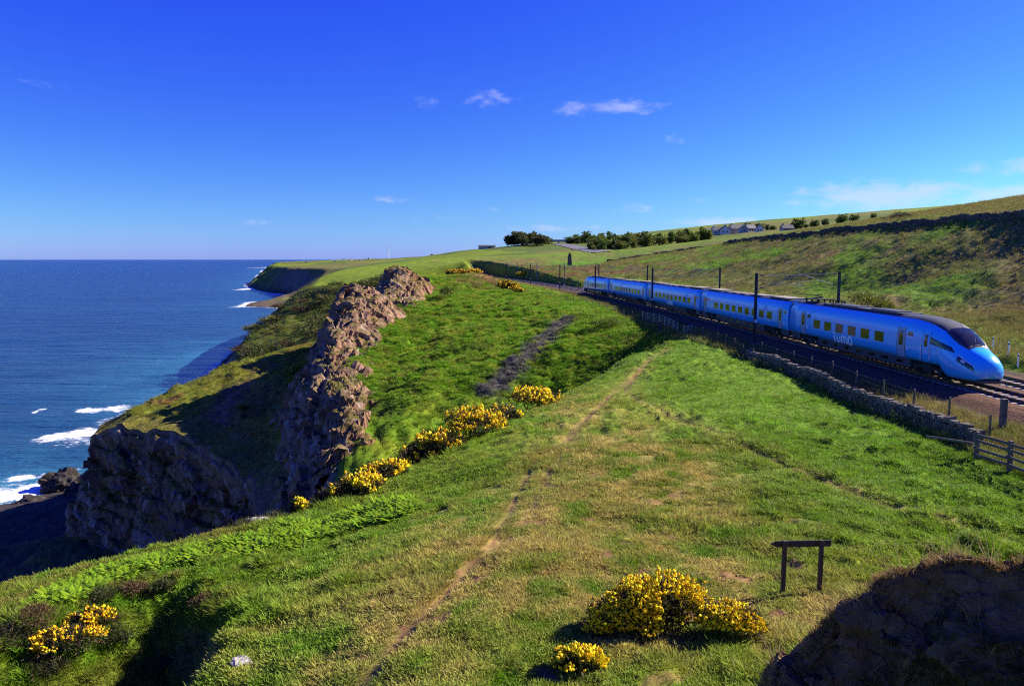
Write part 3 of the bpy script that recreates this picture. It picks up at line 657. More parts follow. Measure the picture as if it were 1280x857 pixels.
# eroded earth bank on the knoll, close to the viewer
def build_bank():
    px = [(930, 905), (961, 855), (1001, 799), (1025, 761), (1040, 755), (1066, 757), (1073, 745), (1091, 731), (1094, 717), (1112, 706), (1138, 708), (1143, 698), (1174, 688), (1219, 693), (1236, 705), (1260, 697), (1280, 690), (1400, 672), (1560, 660)]
    rid = [P(a+20, b+4, 9.4-(a-930)*.0031) for a, b in px]; n = 330; rd = resample(rid, n)
    prof = [(4.6, None), (2.4, -3.0), (1.0, -.85), (.3, -.19), (0, 0), (-.06, -.10), (-.02, -.32), (-.10, -.62), (-.26, -.92), (-.36, -1.3), (-.55, -1.8), (-.95, -2.5), (-1.7, -3.5)]
    pts = np.zeros((len(prof), n, 3))
    for j, (d, dz) in enumerate(prof):
        x = rd[:, 0]+d*(.12 if d < 0 else -.35)*smooth(4.6, 2.5, rd[:, 0])*1.4+(0 if d >= 0 else d*-.05); y = rd[:, 1]+d
        z = ground(x, y)-.5 if dz is None else rd[:, 2]+dz
        if dz is not None and d > 2: z = np.maximum(ground(x, y)-.2, z)
        pts[j] = np.stack([x, y, z+(.10*fbm(x*1.5, y*1.5, 15, 3) if d < -.3 else 0)], 1)
    m = 170; tt = np.linspace(0, len(prof)-1, m)
    sect = np.stack([[np.interp(tt, np.arange(len(prof)), pts[:, i, k]) for k in range(3)] for i in range(n)]).transpose(2, 0, 1)
    R_, C_ = sect.shape[:2]; V = chunky(sect.reshape(-1, 3), R_, C_, [(.9, .15), (.36, .05), (.12, .014), (.05, .004)], 401)
    row = np.repeat(np.linspace(0, len(prof)-1, m), n)
    a = fbm(V[:, 0]*1.2+V[:, 2], V[:, 1]*1.2, 411, 4); b = fbm(V[:, 0]*6, V[:, 1]*6+V[:, 2]*5, 413, 3)
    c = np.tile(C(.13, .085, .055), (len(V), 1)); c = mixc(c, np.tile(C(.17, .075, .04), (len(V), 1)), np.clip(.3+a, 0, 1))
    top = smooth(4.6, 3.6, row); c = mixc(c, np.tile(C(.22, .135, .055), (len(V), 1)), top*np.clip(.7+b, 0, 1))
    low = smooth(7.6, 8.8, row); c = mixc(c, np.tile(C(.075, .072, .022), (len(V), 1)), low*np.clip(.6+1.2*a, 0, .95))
    c = np.clip(c*(1+.4*b)[:, None], .01, .8)
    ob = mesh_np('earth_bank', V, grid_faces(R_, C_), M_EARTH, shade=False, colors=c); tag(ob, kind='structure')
    return V.reshape(R_, C_, 3)
BANK = build_bank()
def boulder(name, loc, size, seed, col, label, cat='rock', group=None, sub=4):
    bm = bmesh.new(); bmesh.ops.create_icosphere(bm, subdivisions=sub, radius=1)
    V = np.array([v.co[:] for v in bm.verts]); F = np.array([[v.index for v in f.verts] for f in bm.faces]); bm.free()
    q = V*1.3+seed*3.7; d, val, off, idv = worley(q, seed); h = (val-.5)*.35+((idv-.5)*off).sum(1)*.7
    d, val, off, idv = worley(q*2.6, seed+3); h = h+((val-.5)*.35+((idv-.5)*off).sum(1)*.7)*.35
    V = V*(1+h)[:, None]*np.array(size)
    b = fbm(V[:, 0]*2/size[0]+V[:, 2], V[:, 1]*2/size[0], seed, 3)
    ob = mesh_np(name, V, F, M_ROCK, shade=False, colors=np.clip(np.array(col)*(1+.5*b)[:, None], .01, .9)); ob.location = loc
    return tag(ob, label, cat, group)
for k, (px, py, Y, sz) in enumerate([(74, 606, 146, (3.4, 2.8, 2.6)), (103, 604, 140, (2.8, 2.6, 2.4)), (118, 596, 142, (2, 2, 1.6)), (125, 565, 160, (1.5, 1.3, .9)), (134, 556, 166, (1.3, 1.0, .8)), (120, 577, 156, (1.4, 1.2, .8)), (40, 622, 136, (2.2, 2, 1.2))]):
    x = P(px, py, Y)[0]
    lab = ['large dark rock standing in the surf off the foot of the headland cliff', 'dark rock between the large sea rock and the foot of the cliff', 'smaller dark rock touching the foot of the headland cliff'][k] if k < 3 else 'low dark wave-washed rock in the surf at the cliff foot'
    boulder('sea_rock', (x, Y, SEA+sz[2]*.35), sz, 500+k, (.05, .042, .038), lab, 'rock', None if k < 3 else 'low rocks in the surf')
# ------------------------------------------------------------------ railway
M_BALLAST = simple('ballast_stone', (.055, .032, .020), .95, scale=9, bump=1.0, col2=(.19, .105, .062), detail=9, spec=.05)
M_RAIL = simple('rail_steel', (.10, .055, .035), .45, .3, 3, metal=.6)
M_RAILTOP = simple('rail_polished', (.55, .5, .45), .25, .1, 3, metal=1)
M_SLEEPER = simple('sleeper_concrete', (.36, .29, .23), .9, .25, 5, .3)
M_MAST = simple('mast_steel', (.035, .038, .045), .6, .3, 5, metal=.3)
M_MASTL = simple('mast_galvanised', (.20, .21, .22), .6, .3, 5, metal=.4)
M_WIRE = simple('wire_metal', (.10, .10, .10), .5, .1, metal=.6)
M_WHITE = simple('white_plastic', (.88, .88, .86), .5, .03)
M_INS = simple('insulator', (.20, .09, .06), .35, .2)
def track_pt(off, Y):
    e = .5; t = Vector((track_x(Y+e)-track_x(Y-e), 2*e)).normalized()
    return Vector((track_x(Y)+off*t.y, Y-off*t.x))
YS = np.concatenate([np.arange(14, 120, 2.0), np.arange(120, 420, 4.0)])
def sweep(name, prof, offs, mat, parent=None, shade=False, zj=0):
    rows = []
    for Y in YS:
        for (o, z) in prof:
            p = track_pt(offs+o, Y); rows.append((p.x, p.y, z+RAIL_Z))
    R_, C_ = len(YS), len(prof); return mesh_np(name, rows, grid_faces(R_, C_), mat, shade, parent)
def build_ballast():
    pf = [(-3.6, -.75), (-3.2, -.56), (-2.3, -.25), (-1.75, -.17), (-.6, -.19), (.6, -.19), (1.75, -.17), (2.3, -.20), (2.8, -.17), (4.0, -.19), (5.15, -.17), (5.8, -.25), (6.6, -.56), (7.0, -.75)]
    ys = np.concatenate([np.arange(14, 100, .18), np.arange(100, 420, 1.0)]); o = np.interp(np.linspace(0, 13, 92), range(14), [a for a, b in pf]); z = np.interp(np.linspace(0, 13, 92), range(14), [b for a, b in pf])
    O, Y = np.meshgrid(o, ys); X = track_x(Y)+O; Zz = RAIL_Z+np.tile(z, (len(ys), 1))+.035*fbm(X*4.5, Y*4.5, 601, 2)+.02*(hash2(np.arange(X.size).reshape(X.shape), X*0, 3)-.5)
    return tag(mesh_np('railway_ballast', np.stack([X.ravel(), Y.ravel(), Zz.ravel()], 1), grid_faces(len(ys), 92), M_BALLAST, True), kind='structure')
build_ballast()
def build_track(off, lab):
    root = empty('railway_track', (0, 0, 0)); tag(root, kind='structure')
    for g in (-.7175, .7175):
        sweep('rail', [(-.075, -.165), (-.075, -.15), (-.012, -.13), (-.012, -.04), (-.036, -.03), (-.036, -.004), (-.03, 0), (.03, 0), (.036, -.004), (.036, -.03), (.012, -.04), (.012, -.13), (.075, -.15), (.075, -.165)], off+g, M_RAIL, root)
        sweep('rail_head', [(-.030, .003), (.030, .003)], off+g, M_RAILTOP, root)
    mb = MB()
    for sx in (-1, 1): mb.box((sx*.85, 0, -.205), (.8, .27, .07))
    mb.box((0, 0, -.215), (.95, .22, .06)); mb.box((0, 0, -.27), (2.5, .28, .10))
    proto = None; far = MB(); Y = 26.0
    while Y < 330:
        p = track_pt(off, Y); t = math.atan2(track_x(Y+.5)-track_x(Y-.5), 1)
        if Y < 120:
            if proto is None: o = mb.build('sleeper', M_SLEEPER, root, bevel=.015); proto = o
            else: o = proto.copy(); COL.objects.link(o); o.parent = root
            o.location = (p.x, p.y, RAIL_Z+.02); o.rotation_euler[2] = -t
        else: far.box((p.x, p.y, RAIL_Z-.19), (2.5, .26, .09), -t)
        Y += .65
    tag(far.build('sleepers', M_SLEEPER, root), kind='stuff')
build_track(0, ''); build_track(3.4, '')

# ------------------------------------------------------------------ train
def blue_paint():
    m, nt, b = nodes_of('blue_train_paint'); N = nt.nodes; L = nt.links
    b.inputs['Base Color'].default_value = (.006, .075, .62, 1); b.inputs['Roughness'].default_value = .28
    b.inputs['Coat Weight'].default_value = .6; b.inputs['Coat Roughness'].default_value = .06
    tc = N.new('ShaderNodeTexCoord'); nz = N.new('ShaderNodeTexNoise'); nz.inputs['Scale'].default_value = 1.3; nz.inputs['Detail'].default_value = 6
    L.new(tc.outputs['Object'], nz.inputs['Vector'])
    mr = N.new('ShaderNodeMapRange'); mr.inputs[3].default_value = .22; mr.inputs[4].default_value = .36; L.new(nz.outputs[0], mr.inputs[0]); L.new(mr.outputs[0], b.inputs['Roughness'])
    cr = N.new('ShaderNodeValToRGB'); cr.color_ramp.elements[0].color = (.022, .37, .95, 1); cr.color_ramp.elements[1].color = (.028, .42, .98, 1); L.new(nz.outputs[0], cr.inputs[0])
    sp = N.new('ShaderNodeSeparateXYZ'); L.new(tc.outputs['Object'], sp.inputs[0])             # road dirt thrown up along the sill
    lo = N.new('ShaderNodeMapRange'); lo.inputs[1].default_value = 1.55; lo.inputs[2].default_value = .85; L.new(sp.outputs[2], lo.inputs[0])
    n2 = N.new('ShaderNodeTexNoise'); n2.inputs['Scale'].default_value = 2.2; n2.inputs['Detail'].default_value = 8; mp = N.new('ShaderNodeMapping'); mp.inputs['Scale'].default_value = (.5, 1, 2.5)
    L.new(tc.outputs['Object'], mp.inputs[0]); L.new(mp.outputs[0], n2.inputs['Vector'])
    fa = N.new('ShaderNodeMath'); fa.operation = 'MULTIPLY'; L.new(lo.outputs[0], fa.inputs[0]); L.new(n2.outputs[0], fa.inputs[1])
    f2 = N.new('ShaderNodeMath'); f2.operation = 'MULTIPLY'; f2.inputs[1].default_value = .55; L.new(fa.outputs[0], f2.inputs[0])
    mx = N.new('ShaderNodeMix'); mx.data_type = 'RGBA'; L.new(f2.outputs[0], mx.inputs[0]); L.new(cr.outputs[0], mx.inputs[6]); mx.inputs[7].default_value = (.10, .11, .16, 1)
    L.new(mx.outputs[2], b.inputs['Base Color'])
    return m
M_BLUE = blue_paint()
M_CYAN = simple('cyan_print', (.015, .26, .80), .3, .2, 2)
M_ROOF = simple('roof_grey', (.045, .045, .050), .55, .3, 1.5)
M_ROOFT = simple('roof_tan', (.26, .22, .17), .8, .3, 2)  # lighter tan tone of the rooftop units on the middle carriages
M_MASK = simple('black_gloss', (.008, .008, .010), .12, .1, coat=.5)
M_GLASS = simple('tinted_glass', (.020, .018, .012), .06, .3, 1.2, coat=.3)
M_DOOR = simple('door_pale_blue', (.22, .31, .48), .4, .08)
M_SKIRT = simple('skirt_grey', (.040, .043, .050), .7, .25, 2)
M_BOGIE = simple('bogie_dirt', (.022, .019, .017), .85, .35, 3)
M_HEAD = simple('headlamp_glass', (.55, .60, .66), .1, .05, coat=.5)
M_GOLD = simple('painted_glow_pane', (.30, .13, .03), .5, .5, 2.2)  # orange pane colour: sunlit view past the seats painted into the window
SW = [(0, .18), (.05, .42), (.15, .66), (.35, .84), (.7, .99), (1.2, 1.10), (2.0, 1.20), (3.0, 1.28), (4.5, 1.335), (6.2, 1.35), (40, 1.35)]
ST = [(0, 1.08), (.05, 1.30), (.15, 1.52), (.35, 1.74), (.7, 1.95), (1.2, 2.14), (1.5, 2.25), (2.0, 2.58), (2.6, 2.93), (3.3, 3.22), (4.2, 3.46), (5.2, 3.61), (6.4, 3.69), (40, 3.69)]
SB = [(0, .88), (.05, .72), (.15, .58), (.4, .46), (1.0, .40), (2.4, .38), (2.75, .42), (3.3, .93), (40, .95)]
SN = [(0, 2.0), (.7, 2.1), (2.0, 2.5), (4.0, 3.0), (6.4, 3.5), (40, 3.5)]
def itp(T, s): return float(np.interp(s, [a for a, b in T], [b for a, b in T]))
def sec(s):
    w, zt, zb, n = itp(SW, s), itp(ST, s), itp(SB, s), itp(SN, s); zm = zb+(zt-zb)*.30
    return w, zt, zb, zm, n
def side_y(s, z):
    w, zt, zb, zm, n = sec(s)
    if z <= zm: return w*(1-.09*((zm-z)/(zm-zb))**2)
    q = min(1, (z-zm)/(zt-zm)); return w*(1-q**n)**(1/n)
def top_z(s, y):
    w, zt, zb, zm, n = sec(s); q = min(1, abs(y)/w); return zm+(zt-zm)*(1-q**n)**(1/n)
def half_ring(s, m=13):
    w, zt, zb, zm, n = sec(s); r = [(w*.55, zb-.0), (w*.91, zb)]
    for k in range(1, 4): z = zb+(zm-zb)*k/3; r.append((side_y(s, z), z))
    for k in range(1, m+1):
        f = math.pi/2*k/m; r.append((w*max(0, math.cos(f))**(2/n), zm+(zt-zm)*math.sin(f)**(2/n)))
    return r
def build_carriage(L_, cab, parent, win_s, door_s, name='carriage', cabdoor=None, logo=None, cyan=False, panto=False, seats=()):
    """local x: 0 at the leading end, body runs to -x; s = -x"""
    ss = ([0, .02, .05, .1, .15, .25, .35, .5, .7, .95, 1.2, 1.5, 1.75, 2.0, 2.3, 2.6, 2.95, 3.3, 3.7, 4.2, 4.7, 5.2, 5.8, 6.4] if cab else [])
    sh = 0 if cab else 10.0                                # plain ends use the full section
    ss = ss+list(np.linspace(7 if cab else 0.0, L_, 14))
    rings = []
    for s in ss:
        h = half_ring(s+sh); full = [(-y, z) for y, z in h]+[(y, z) for y, z in reversed(h[:-1])]; rings.append([(-s, y, z) for y, z in full])
    n = len(rings[0]); V = [p for r in rings for p in r]; F = []
    for i in range(len(rings)-1):
        for k in range(n):
            a, b = i*n+k, i*n+(k+1) % n; F.append((a, b, b+n, a+n))
    o = len(V); F.append(tuple(range(n-1, -1, -1))); F.append(tuple((len(rings)-1)*n+k for k in range(n)))
    mb = MB(); mb.add(V, F); body = mb.build(name, M_BLUE, parent, shade=True)
    body.data.polygons[-1].use_smooth = False; body.data.polygons[-2].use_smooth = False
    def quad_patch(nm, corners, off, mat, thick=.02, nx=6, nz=5, sides=(-1, 1)):
        """corners (s,z): bottom-rear, bottom-front, top-front, top-rear"""
        for sd in sides:
            v = []; f = []
            for j in range(nz+1):
                for i in range(nx+1):
                    a, b = i/nx, j/nz
                    s = (corners[0][0]*(1-a)+corners[1][0]*a)*(1-b)+(corners[3][0]*(1-a)+corners[2][0]*a)*b
                    z = (corners[0][1]*(1-a)+corners[1][1]*a)*(1-b)+(corners[3][1]*(1-a)+corners[2][1]*a)*b
                    v.append((-s, sd*(side_y(s+sh, z)+off), z))
            N1 = len(v); v += [(x, y-sd*thick, z) for x, y, z in v]; w = nx+1
            for j in range(nz):
                for i in range(nx):
                    q = (j*w+i, j*w+i+1, (j+1)*w+i+1, (j+1)*w+i); f.append(q if sd < 0 else q[::-1])
            loop = [i for i in range(w)]+[j*w+nx for j in range(1, nz+1)]+[nz*w+i for i in range(nx-1, -1, -1)]+[j*w for j in range(nz-1, 0, -1)]
            for a, b in zip(loop, loop[1:]+loop[:1]): f.append((a, b, b+N1, a+N1))
            m = MB(); m.add(v, f); m.build(nm, mat, body)
    def top_patch(nm, s0, s1, yw, off, mat, ns=20, ny=12):
        v = []; f = []
        for i in range(ns+1):
            s = s0+(s1-s0)*i/ns
            for k in range(ny+1):
                y = yw(s)*(2*k/ny-1); v.append((-s-off*.2, y, top_z(s+sh, y)+off))
        N1 = len(v); v += [(x, y, z-.03) for x, y, z in v]; w = ny+1
        for i in range(ns):
            for k in range(ny): f.append((i*w+k, i*w+k+1, (i+1)*w+k+1, (i+1)*w+k))
        loop = [k for k in range(w)]+[i*w+ny for i in range(1, ns+1)]+[ns*w+k for k in range(ny-1, -1, -1)]+[i*w for i in range(ns-1, 0, -1)]
        for a, b in zip(loop, loop[1:]+loop[:1]): f.append((a, b, b+N1, a+N1))
        m = MB(); m.add(v, f); return m.build(nm, mat, body, shade=False)
    for i, s in enumerate(win_s):
        quad_patch('window_frame', [(s+.66, 1.63), (s-.66, 1.63), (s-.66, 2.43), (s+.66, 2.43)], .004, M_BLUE if True else M_MASK, .03, 2, 3)
        quad_patch('window', [(s+.60, 1.68), (s-.60, 1.68), (s-.60, 2.38), (s+.60, 2.38)], .012, M_GOLD if i in seats else M_GLASS, .02, 2, 3)
    for s in door_s:
        quad_patch('door', [(s+.46, .98), (s-.46, .98), (s-.46, 2.92), (s+.46, 2.92)], .012, M_DOOR, .03, 3, 8)
        quad_patch('door_window', [(s+.22, 1.75), (s-.22, 1.75), (s-.22, 2.7), (s+.22, 2.7)], .022, M_GLASS, .02, 2, 4)
        quad_patch('door_seal', [(s+.52, .96), (s+.47, .96), (s+.47, 2.95), (s+.52, 2.95)], .006, M_MASK, .02, 1, 6)
        quad_patch('door_seal', [(s-.47, .96), (s-.52, .96), (s-.52, 2.95), (s-.47, 2.95)], .006, M_MASK, .02, 1, 6)
        quad_patch('button_panel', [(s-.72, 1.5), (s-.80, 1.5), (s-.80, 1.68), (s-.72, 1.68)], .01, M_WHITE, .02, 1, 1)
        quad_patch('destination_screen', [(s-.75, 2.45), (s-1.35, 2.45), (s-1.35, 2.72), (s-.75, 2.72)], .008, M_MASK, .02, 2, 2)
    # body-side crease below the roof and panel joints
    quad_patch('gutter_strip', [(L_-.1, 2.99), (6.6 if cab else .1, 2.99), (6.6 if cab else .1, 3.03), (L_-.1, 3.03)], .012, M_BLUE, .03, 12, 1)
    # roof
    rw = (lambda s: float(np.interp(s, [1.3, 1.7, 2.4, 3.4, 5, 7, 9], [.50, .74, .86, .88, .90, .92, .92]))) if cab else (lambda s: .92)
    top_patch('roof', 1.45 if cab else .05, L_-.05, rw, .03, M_ROOF if not cab else M_ROOF, 44 if cab else 20)
    if cab:
        top_patch('windscreen', 1.62, 3.25, lambda s: float(np.interp(s, [1.62, 1.8, 2.6, 3.25], [.50, .64, .74, .66])), .05, M_GLASS, 14, 12)
        quad_patch('cab_window', [(4.15, 2.18), (1.95, 1.86), (2.35, 2.16), (4.25, 2.62)], .014, M_GLASS, .03, 10, 4)
        quad_patch('headlight_housing', [(1.75, 1.42), (.38, .95), (.62, 1.28), (1.72, 1.70)], .012, M_MASK, .03, 8, 3)
        quad_patch('headlight', [(1.42, 1.42), (1.12, 1.34), (1.10, 1.46), (1.38, 1.56)], .03, M_HEAD, .02, 2, 2)
        quad_patch('running_light', [(1.72, 1.75), (.45, 1.22), (.47, 1.26), (1.72, 1.80)], .016, M_HEAD, .02, 8, 1)
        m = MB()
        for yy in (-.16, .2): m.tube((-1.60, yy, top_z(1.6, yy)+.05), (-2.15, yy+.38, top_z(2.15, yy+.38)+.06), .014)
        m.tube((-1.55, -.2, top_z(1.55, 0)+.03), (-1.58, .25, top_z(1.55, 0)+.03), .04); m.build('windscreen_wiper', M_MASK, body)
        m = MB(); m.box((-.62, 0, .40), (.95, 1.55, .16)); m.box((-.42, 0, .33), (.5, 1.2, .10)); m.build('spoiler', M_SKIRT, body, bevel=.05)
        if cabdoor:
            s = cabdoor
            quad_patch('cab_door', [(s+.36, 1.0), (s-.36, 1.0), (s-.36, 2.86), (s+.36, 2.86)], .006, M_BLUE, .03, 3, 8)
            quad_patch('door_seal', [(s+.40, .98), (s+.36, .98), (s+.36, 2.88), (s+.40, 2.88)], .010, M_MASK, .02, 1, 6)
            quad_patch('door_seal', [(s-.36, .98), (s-.40, .98), (s-.40, 2.88), (s-.36, 2.88)], .010, M_MASK, .02, 1, 6)
            quad_patch('cab_door_window', [(s+.17, 1.95), (s-.17, 1.95), (s-.17, 2.70), (s+.17, 2.70)], .016, M_GLASS, .02, 2, 4)
            for q in (s+.47, s-.47): MB().tube((-q, -side_y(q, 1.3)-.05, 1.15), (-q, -side_y(q, 2.1)-.05, 2.1), .018).build('grab_rail', M_WHITE, body)
    # skirts, bogies, coupling
    b1, b2 = (4.6, L_-3.9) if cab else (3.9, L_-3.9)
    m = MB(); m.box((-(b1+b2)/2, 0, .64), (b2-b1-3.6, 2.5, .64)); m.build('underframe_skirt', M_SKIRT, body, bevel=.06)
    m = MB()
    for q in np.linspace(b1+3.0, b2-3.0, 7): m.box((-q, 0, .66), (random.uniform(.5, 1.1), 2.53, random.uniform(.16, .34)))
    m.build('equipment_hatch', M_MASK, body)
    for q in ([L_-1.0] if cab else [L_-1.0, 1.0]): MB().box((-q, 0, .68), (1.7, 2.3, .5)).build('end_equipment', M_SKIRT, body)
    for q in (b1, b2):
        m = MB()
        for ax in (-1.3, 1.3):
            for sy in (-.75, .75):
                m.tube((-q+ax, sy-.065, .42), (-q+ax, sy+.065, .42), .42, n=20)
            m.tube((-q+ax, -1.1, .42), (-q+ax, 1.1, .42), .08)
            for sy in (-1.05, 1.05): m.box((-q+ax, sy, .44), (.36, .22, .34))
        for sy in (-1.02, 1.02):
            m.box((-q, sy, .60), (3.1, .16, .20)); m.box((-q, sy, .50), (.9, .2, .4)); m.tube((-q-.5, sy*1.08, .78), (-q+.5, sy*1.08, .74), .09)
        m.box((-q, 0, .62), (1.0, 2.0, .3)); m.build('bogie', M_BOGIE, body)
    m = MB(); m.box((-(L_+.22), 0, 2.1), (.5, 2.1, 2.7)); m.box((-(L_+.3), 0, .95), (.7, .5, .3)); m.build('gangway', M_MASK, body)
    # roof equipment
    def pod(s0, s1, h, w, mat, nm):
        mm = MB(); mm.box((-(s0+s1)/2, 0, 3.66+h/2), (s1-s0, w, h)); mm.build(nm, mat, body, bevel=.06)
    if cab:
        pod(8.5, 20.5, .10, 1.5, M_ROOF, 'roof_fairing'); pod(9.5, 13, .18, 1.2, M_ROOF, 'roof_pod'); pod(15, 19.5, .16, 1.2, M_ROOF, 'roof_pod')
    else:
        pod(1.2, 5.6, .17, 1.7, M_ROOFT, 'air_conditioner'); pod(L_-5.6, L_-1.4, .17, 1.7, M_ROOFT, 'air_conditioner'); pod(8, 11, .12, 1.3, M_ROOFT, 'roof_pod')
        for q in (12.5, 15.0, 17.5): pod(q, q+1.6, .07, 1.4, M_ROOFT, 'roof_panel')
    if panto:
        m = MB(); s = L_-2.6
        for a in (-1.1, 0, 1.1):
            for yy in (-.55, .55):
                m.tube((-s+a, yy, 3.6), (-s+a, yy, 3.95), .06, .09)
        m.box((-s, 0, 3.98), (2.5, 1.3, .07)); m.tube((-s-1, 0, 4.02), (-s+.9, 0, 4.16), .05); m.tube((-s+.9, 0, 4.16), (-s-.9, 0, 4.28), .04); m.tube((-s-.9, -.75, 4.28), (-s-.9, .75, 4.28), .035)
        for k in range(5): m.tube((-(s-2.2-.5*k), .3, 3.6), (-(s-2.2-.5*k), .3, 3.98), .05, .08)
        m.tube((-s, .3, 4.0), (-(s-4.5), .3, 4.0), .03); m.build('pantograph', M_BOGIE, body)
    if cyan:
        v = []
        for k in range(26):
            s = random.gauss(9.5, 2.2); z = random.uniform(1.0, 2.9); r = random.uniform(.2, .55)
            if min(abs(s-q) for q in win_s) < .66+r*.6 and 1.4 < z < 2.6: z = random.uniform(1.0, 1.5-r*.5); r = min(r, .35)
            z0, z1 = max(.98, z-r*.8), min(2.9, z+r*.9); quad_patch('painted_splash', [(s+r, z0), (s-r*.6, z0), (s-r, z1), (s+r*.2, z1)], .0035+.0003*k, M_CYAN, .01, 3, 3, (-1,))
    if logo:
        s0, h, zb = logo                                    # rear end of the word, x height, base line
        st = h*.29
        def stroke(pts):
            pts = [Vector(p) for p in pts]; v = []; f = []
            for i, p in enumerate(pts):
                a = pts[max(0, i-1)]; b = pts[min(len(pts)-1, i+1)]; d = (b-a).normalized(); nn = Vector((-d.y, d.x))
                for q in (p+nn*st/2, p-nn*st/2):
                    s = s0-q.x; z = zb+q.y; v.append((-s, -(side_y(s+sh, z)+.016), z))
            for i in range(len(pts)-1): f.append((2*i, 2*i+1, 2*i+3, 2*i+2))
            v2 = [(x, y+.02, z) for x, y, z in v]; n1 = len(v)
            f2 = [tuple(q+n1 for q in reversed(g)) for g in f]
            edge = [(2*i, 2*i+2, 2*i+2+n1, 2*i+n1) for i in range(len(pts)-1)]+[(2*i+3, 2*i+1, 2*i+1+n1, 2*i+3+n1) for i in range(len(pts)-1)]
            return v+v2, f+f2+edge
        def arc(cx, cy, rx, ry, a0, a1, n=12): return [(cx+rx*math.cos(math.radians(a0+(a1-a0)*i/n)), cy+ry*math.sin(math.radians(a0+(a1-a0)*i/n))) for i in range(n+1)]
        r = h*.44
        letters = {'letter_l': [[(0, h*1.5), (0, r)]+arc(r*.8, r, r*.8, r, 180, 262)[1:]],
                   'letter_u': [[(r*2.0, h), (r*2.0, r)]+arc(r*3.0, r, r, r, 180, 360)[1:]+[(r*4.0, h)]],
                   'letter_m': [[(r*5.2, 0), (r*5.2, h-r)]+arc(r*6.05, h-r*.9, r*.85, r*.9, 180, 0)[1:]+[(r*6.9, 0)], [(r*6.9, h-r)]+arc(r*7.75, h-r*.9, r*.85, r*.9, 180, 0)[1:]+[(r*8.6, -.02)]],
                   'letter_o': [arc(r*10.9, h*.58, r*1.15, h*.56, 90, 450, 24)]}
        for nm, sts in letters.items():
            m = MB()
            for pts in sts: m.add(*stroke(pts))
            m.build(nm, M_WHITE, body)
    return body
def build_train():
    root = empty('passenger_train', (track_x(43), 43, RAIL_Z)); tag(root, 'bright blue five-carriage electric passenger train running along the double track', 'train')
    W1 = [10.2, 12.2, 14.2, 16.2, 18.2, 20.2]; W2_ = [3.9+2*k for k in range(10)]
    cars = [(0.0, 25.7, dict(cab=True, win_s=W1, door_s=[7.4, 22.9], cabdoor=4.6, logo=(17.05, .54, .92), panto=True, seats=(2, 3)), False, 'leading driving carriage with sloping nose and white lumo lettering'),
            (26.3, 26.0, dict(cab=False, win_s=[4.3+1.98*k for k in range(9)], door_s=[1.75, 24.2], cyan=True), False, 'second carriage with a pale blue splash print on its side'),
            (52.9, 26.0, dict(cab=False, win_s=[4.3+1.98*k for k in range(9)], door_s=[1.75, 24.2], logo=(14.6, .50, .93)), False, 'middle carriage with white lumo lettering'),
            (79.5, 26.0, dict(cab=False, win_s=[4.3+1.98*k for k in range(9)], door_s=[1.75, 24.2], seats=(3, 4, 5, 6)), False, 'fourth carriage'),
            (106.1, 25.7, dict(cab=True, win_s=W1, door_s=[7.4, 22.9], cabdoor=4.6, seats=(1, 2, 3)), True, 'rear driving carriage with nose pointing away')]
    for s0, L_, kw, rev, lab in cars:
        c = build_carriage(L_, parent=root, **kw); tag(c, lab)
        Yf = 43+s0*.996; Yr = 43+(s0+L_)*.996
        pf = Vector((track_x(Yf), Yf)); pr = Vector((track_x(Yr), Yr))
        if rev: pf, pr = pr, pf
        d = pf-pr; c.location = (pf.x-root.location.x, pf.y-root.location.y, 0); c.rotation_euler[2] = math.atan2(d.y, d.x)
build_train()

# ------------------------------------------------------------------ overhead line
def mast(Y, side, tall, mat, arms=True, label='', group=None):
    off = -3.9 if side < 0 else 7.4
    p = track_pt(off, Y); zb = gz(p.x, p.y)-.05 if False else -8.0
    root = empty('catenary_mast', (p.x, p.y, zb)); root.rotation_euler[2] = -math.atan2(track_x(Y+.5)-track_x(Y-.5), 1)
    m = MB(); w = .21; H = tall
    for sy in (-1, 1): m.box((0, sy*w/2, H/2), (w, .02, H))
    m.box((0, 0, H/2), (.02, w-.02, H)); m.build('post', mat, root)
    m = MB(); m.box((0, 0, .08), (.7, .7, .3)); m.build('footing', M_SLEEPER, root, bevel=.03)
    m = MB(); m.box((0, -.145, 2.3), (.2, .012, .26)); m.build('number_plate', M_WHITE, root)
    if arms:
        s = 1 if side < 0 else -1; reach = 3.9 if side < 0 else 4.0; zc = (RAIL_Z+4.75)-zb; zm = zc+1.15
        m = MB(); m.tube((s*.15, 0, zm+.05), (s*(reach+.4), 0, zm+.02), .028); m.tube((s*.15, 0, zc-.1), (s*reach, 0, zm), .032)
        m.tube((s*1.7, 0, zc+.38), (s*(reach+.6), 0, zc+.32), .024); m.tube((s*(reach+.6), 0, zc+.32), (s*(reach-.1), 0, zc+.02), .022); m.build('cantilever_arm', M_MASTL, root)
        m = MB()
        for (a, z) in ((.35, zm+.05), (.35, zc+.05)):
            for k in range(4): m.tube((s*(a+.08*k), 0, z+k*.0), (s*(a+.08*k+.03), 0, z), .09, n=10)
        m.build('insulator', M_INS, root)
    tag(root, label, 'mast', group); return root
LM = [(70.5, 'between the drystone wall end and the second carriage'), (109, 'beside the middle carriage'), (149, 'beside the rear of the train'), (186, 'just behind the tail of the train'), (226, None), (266, None)]
for Y, w in LM: mast(Y, -1, 6.75, M_MAST, True, ('dark steel catenary mast '+w+', seaward') if w else 'dark steel catenary mast on the sea side of the empty track', 'masts on the sea side')
RM = [(77.5, 'behind the front carriage, on the hill side'), (113, 'behind the second carriage, on the hill side'), (152, 'behind the fourth carriage, on the hill side'), (192, 'on the hillside just past the tail of the train')]
for Y, w in RM: mast(Y, 1, 6.75, M_MAST, True, 'dark steel catenary mast '+w, 'masts on the hill side')
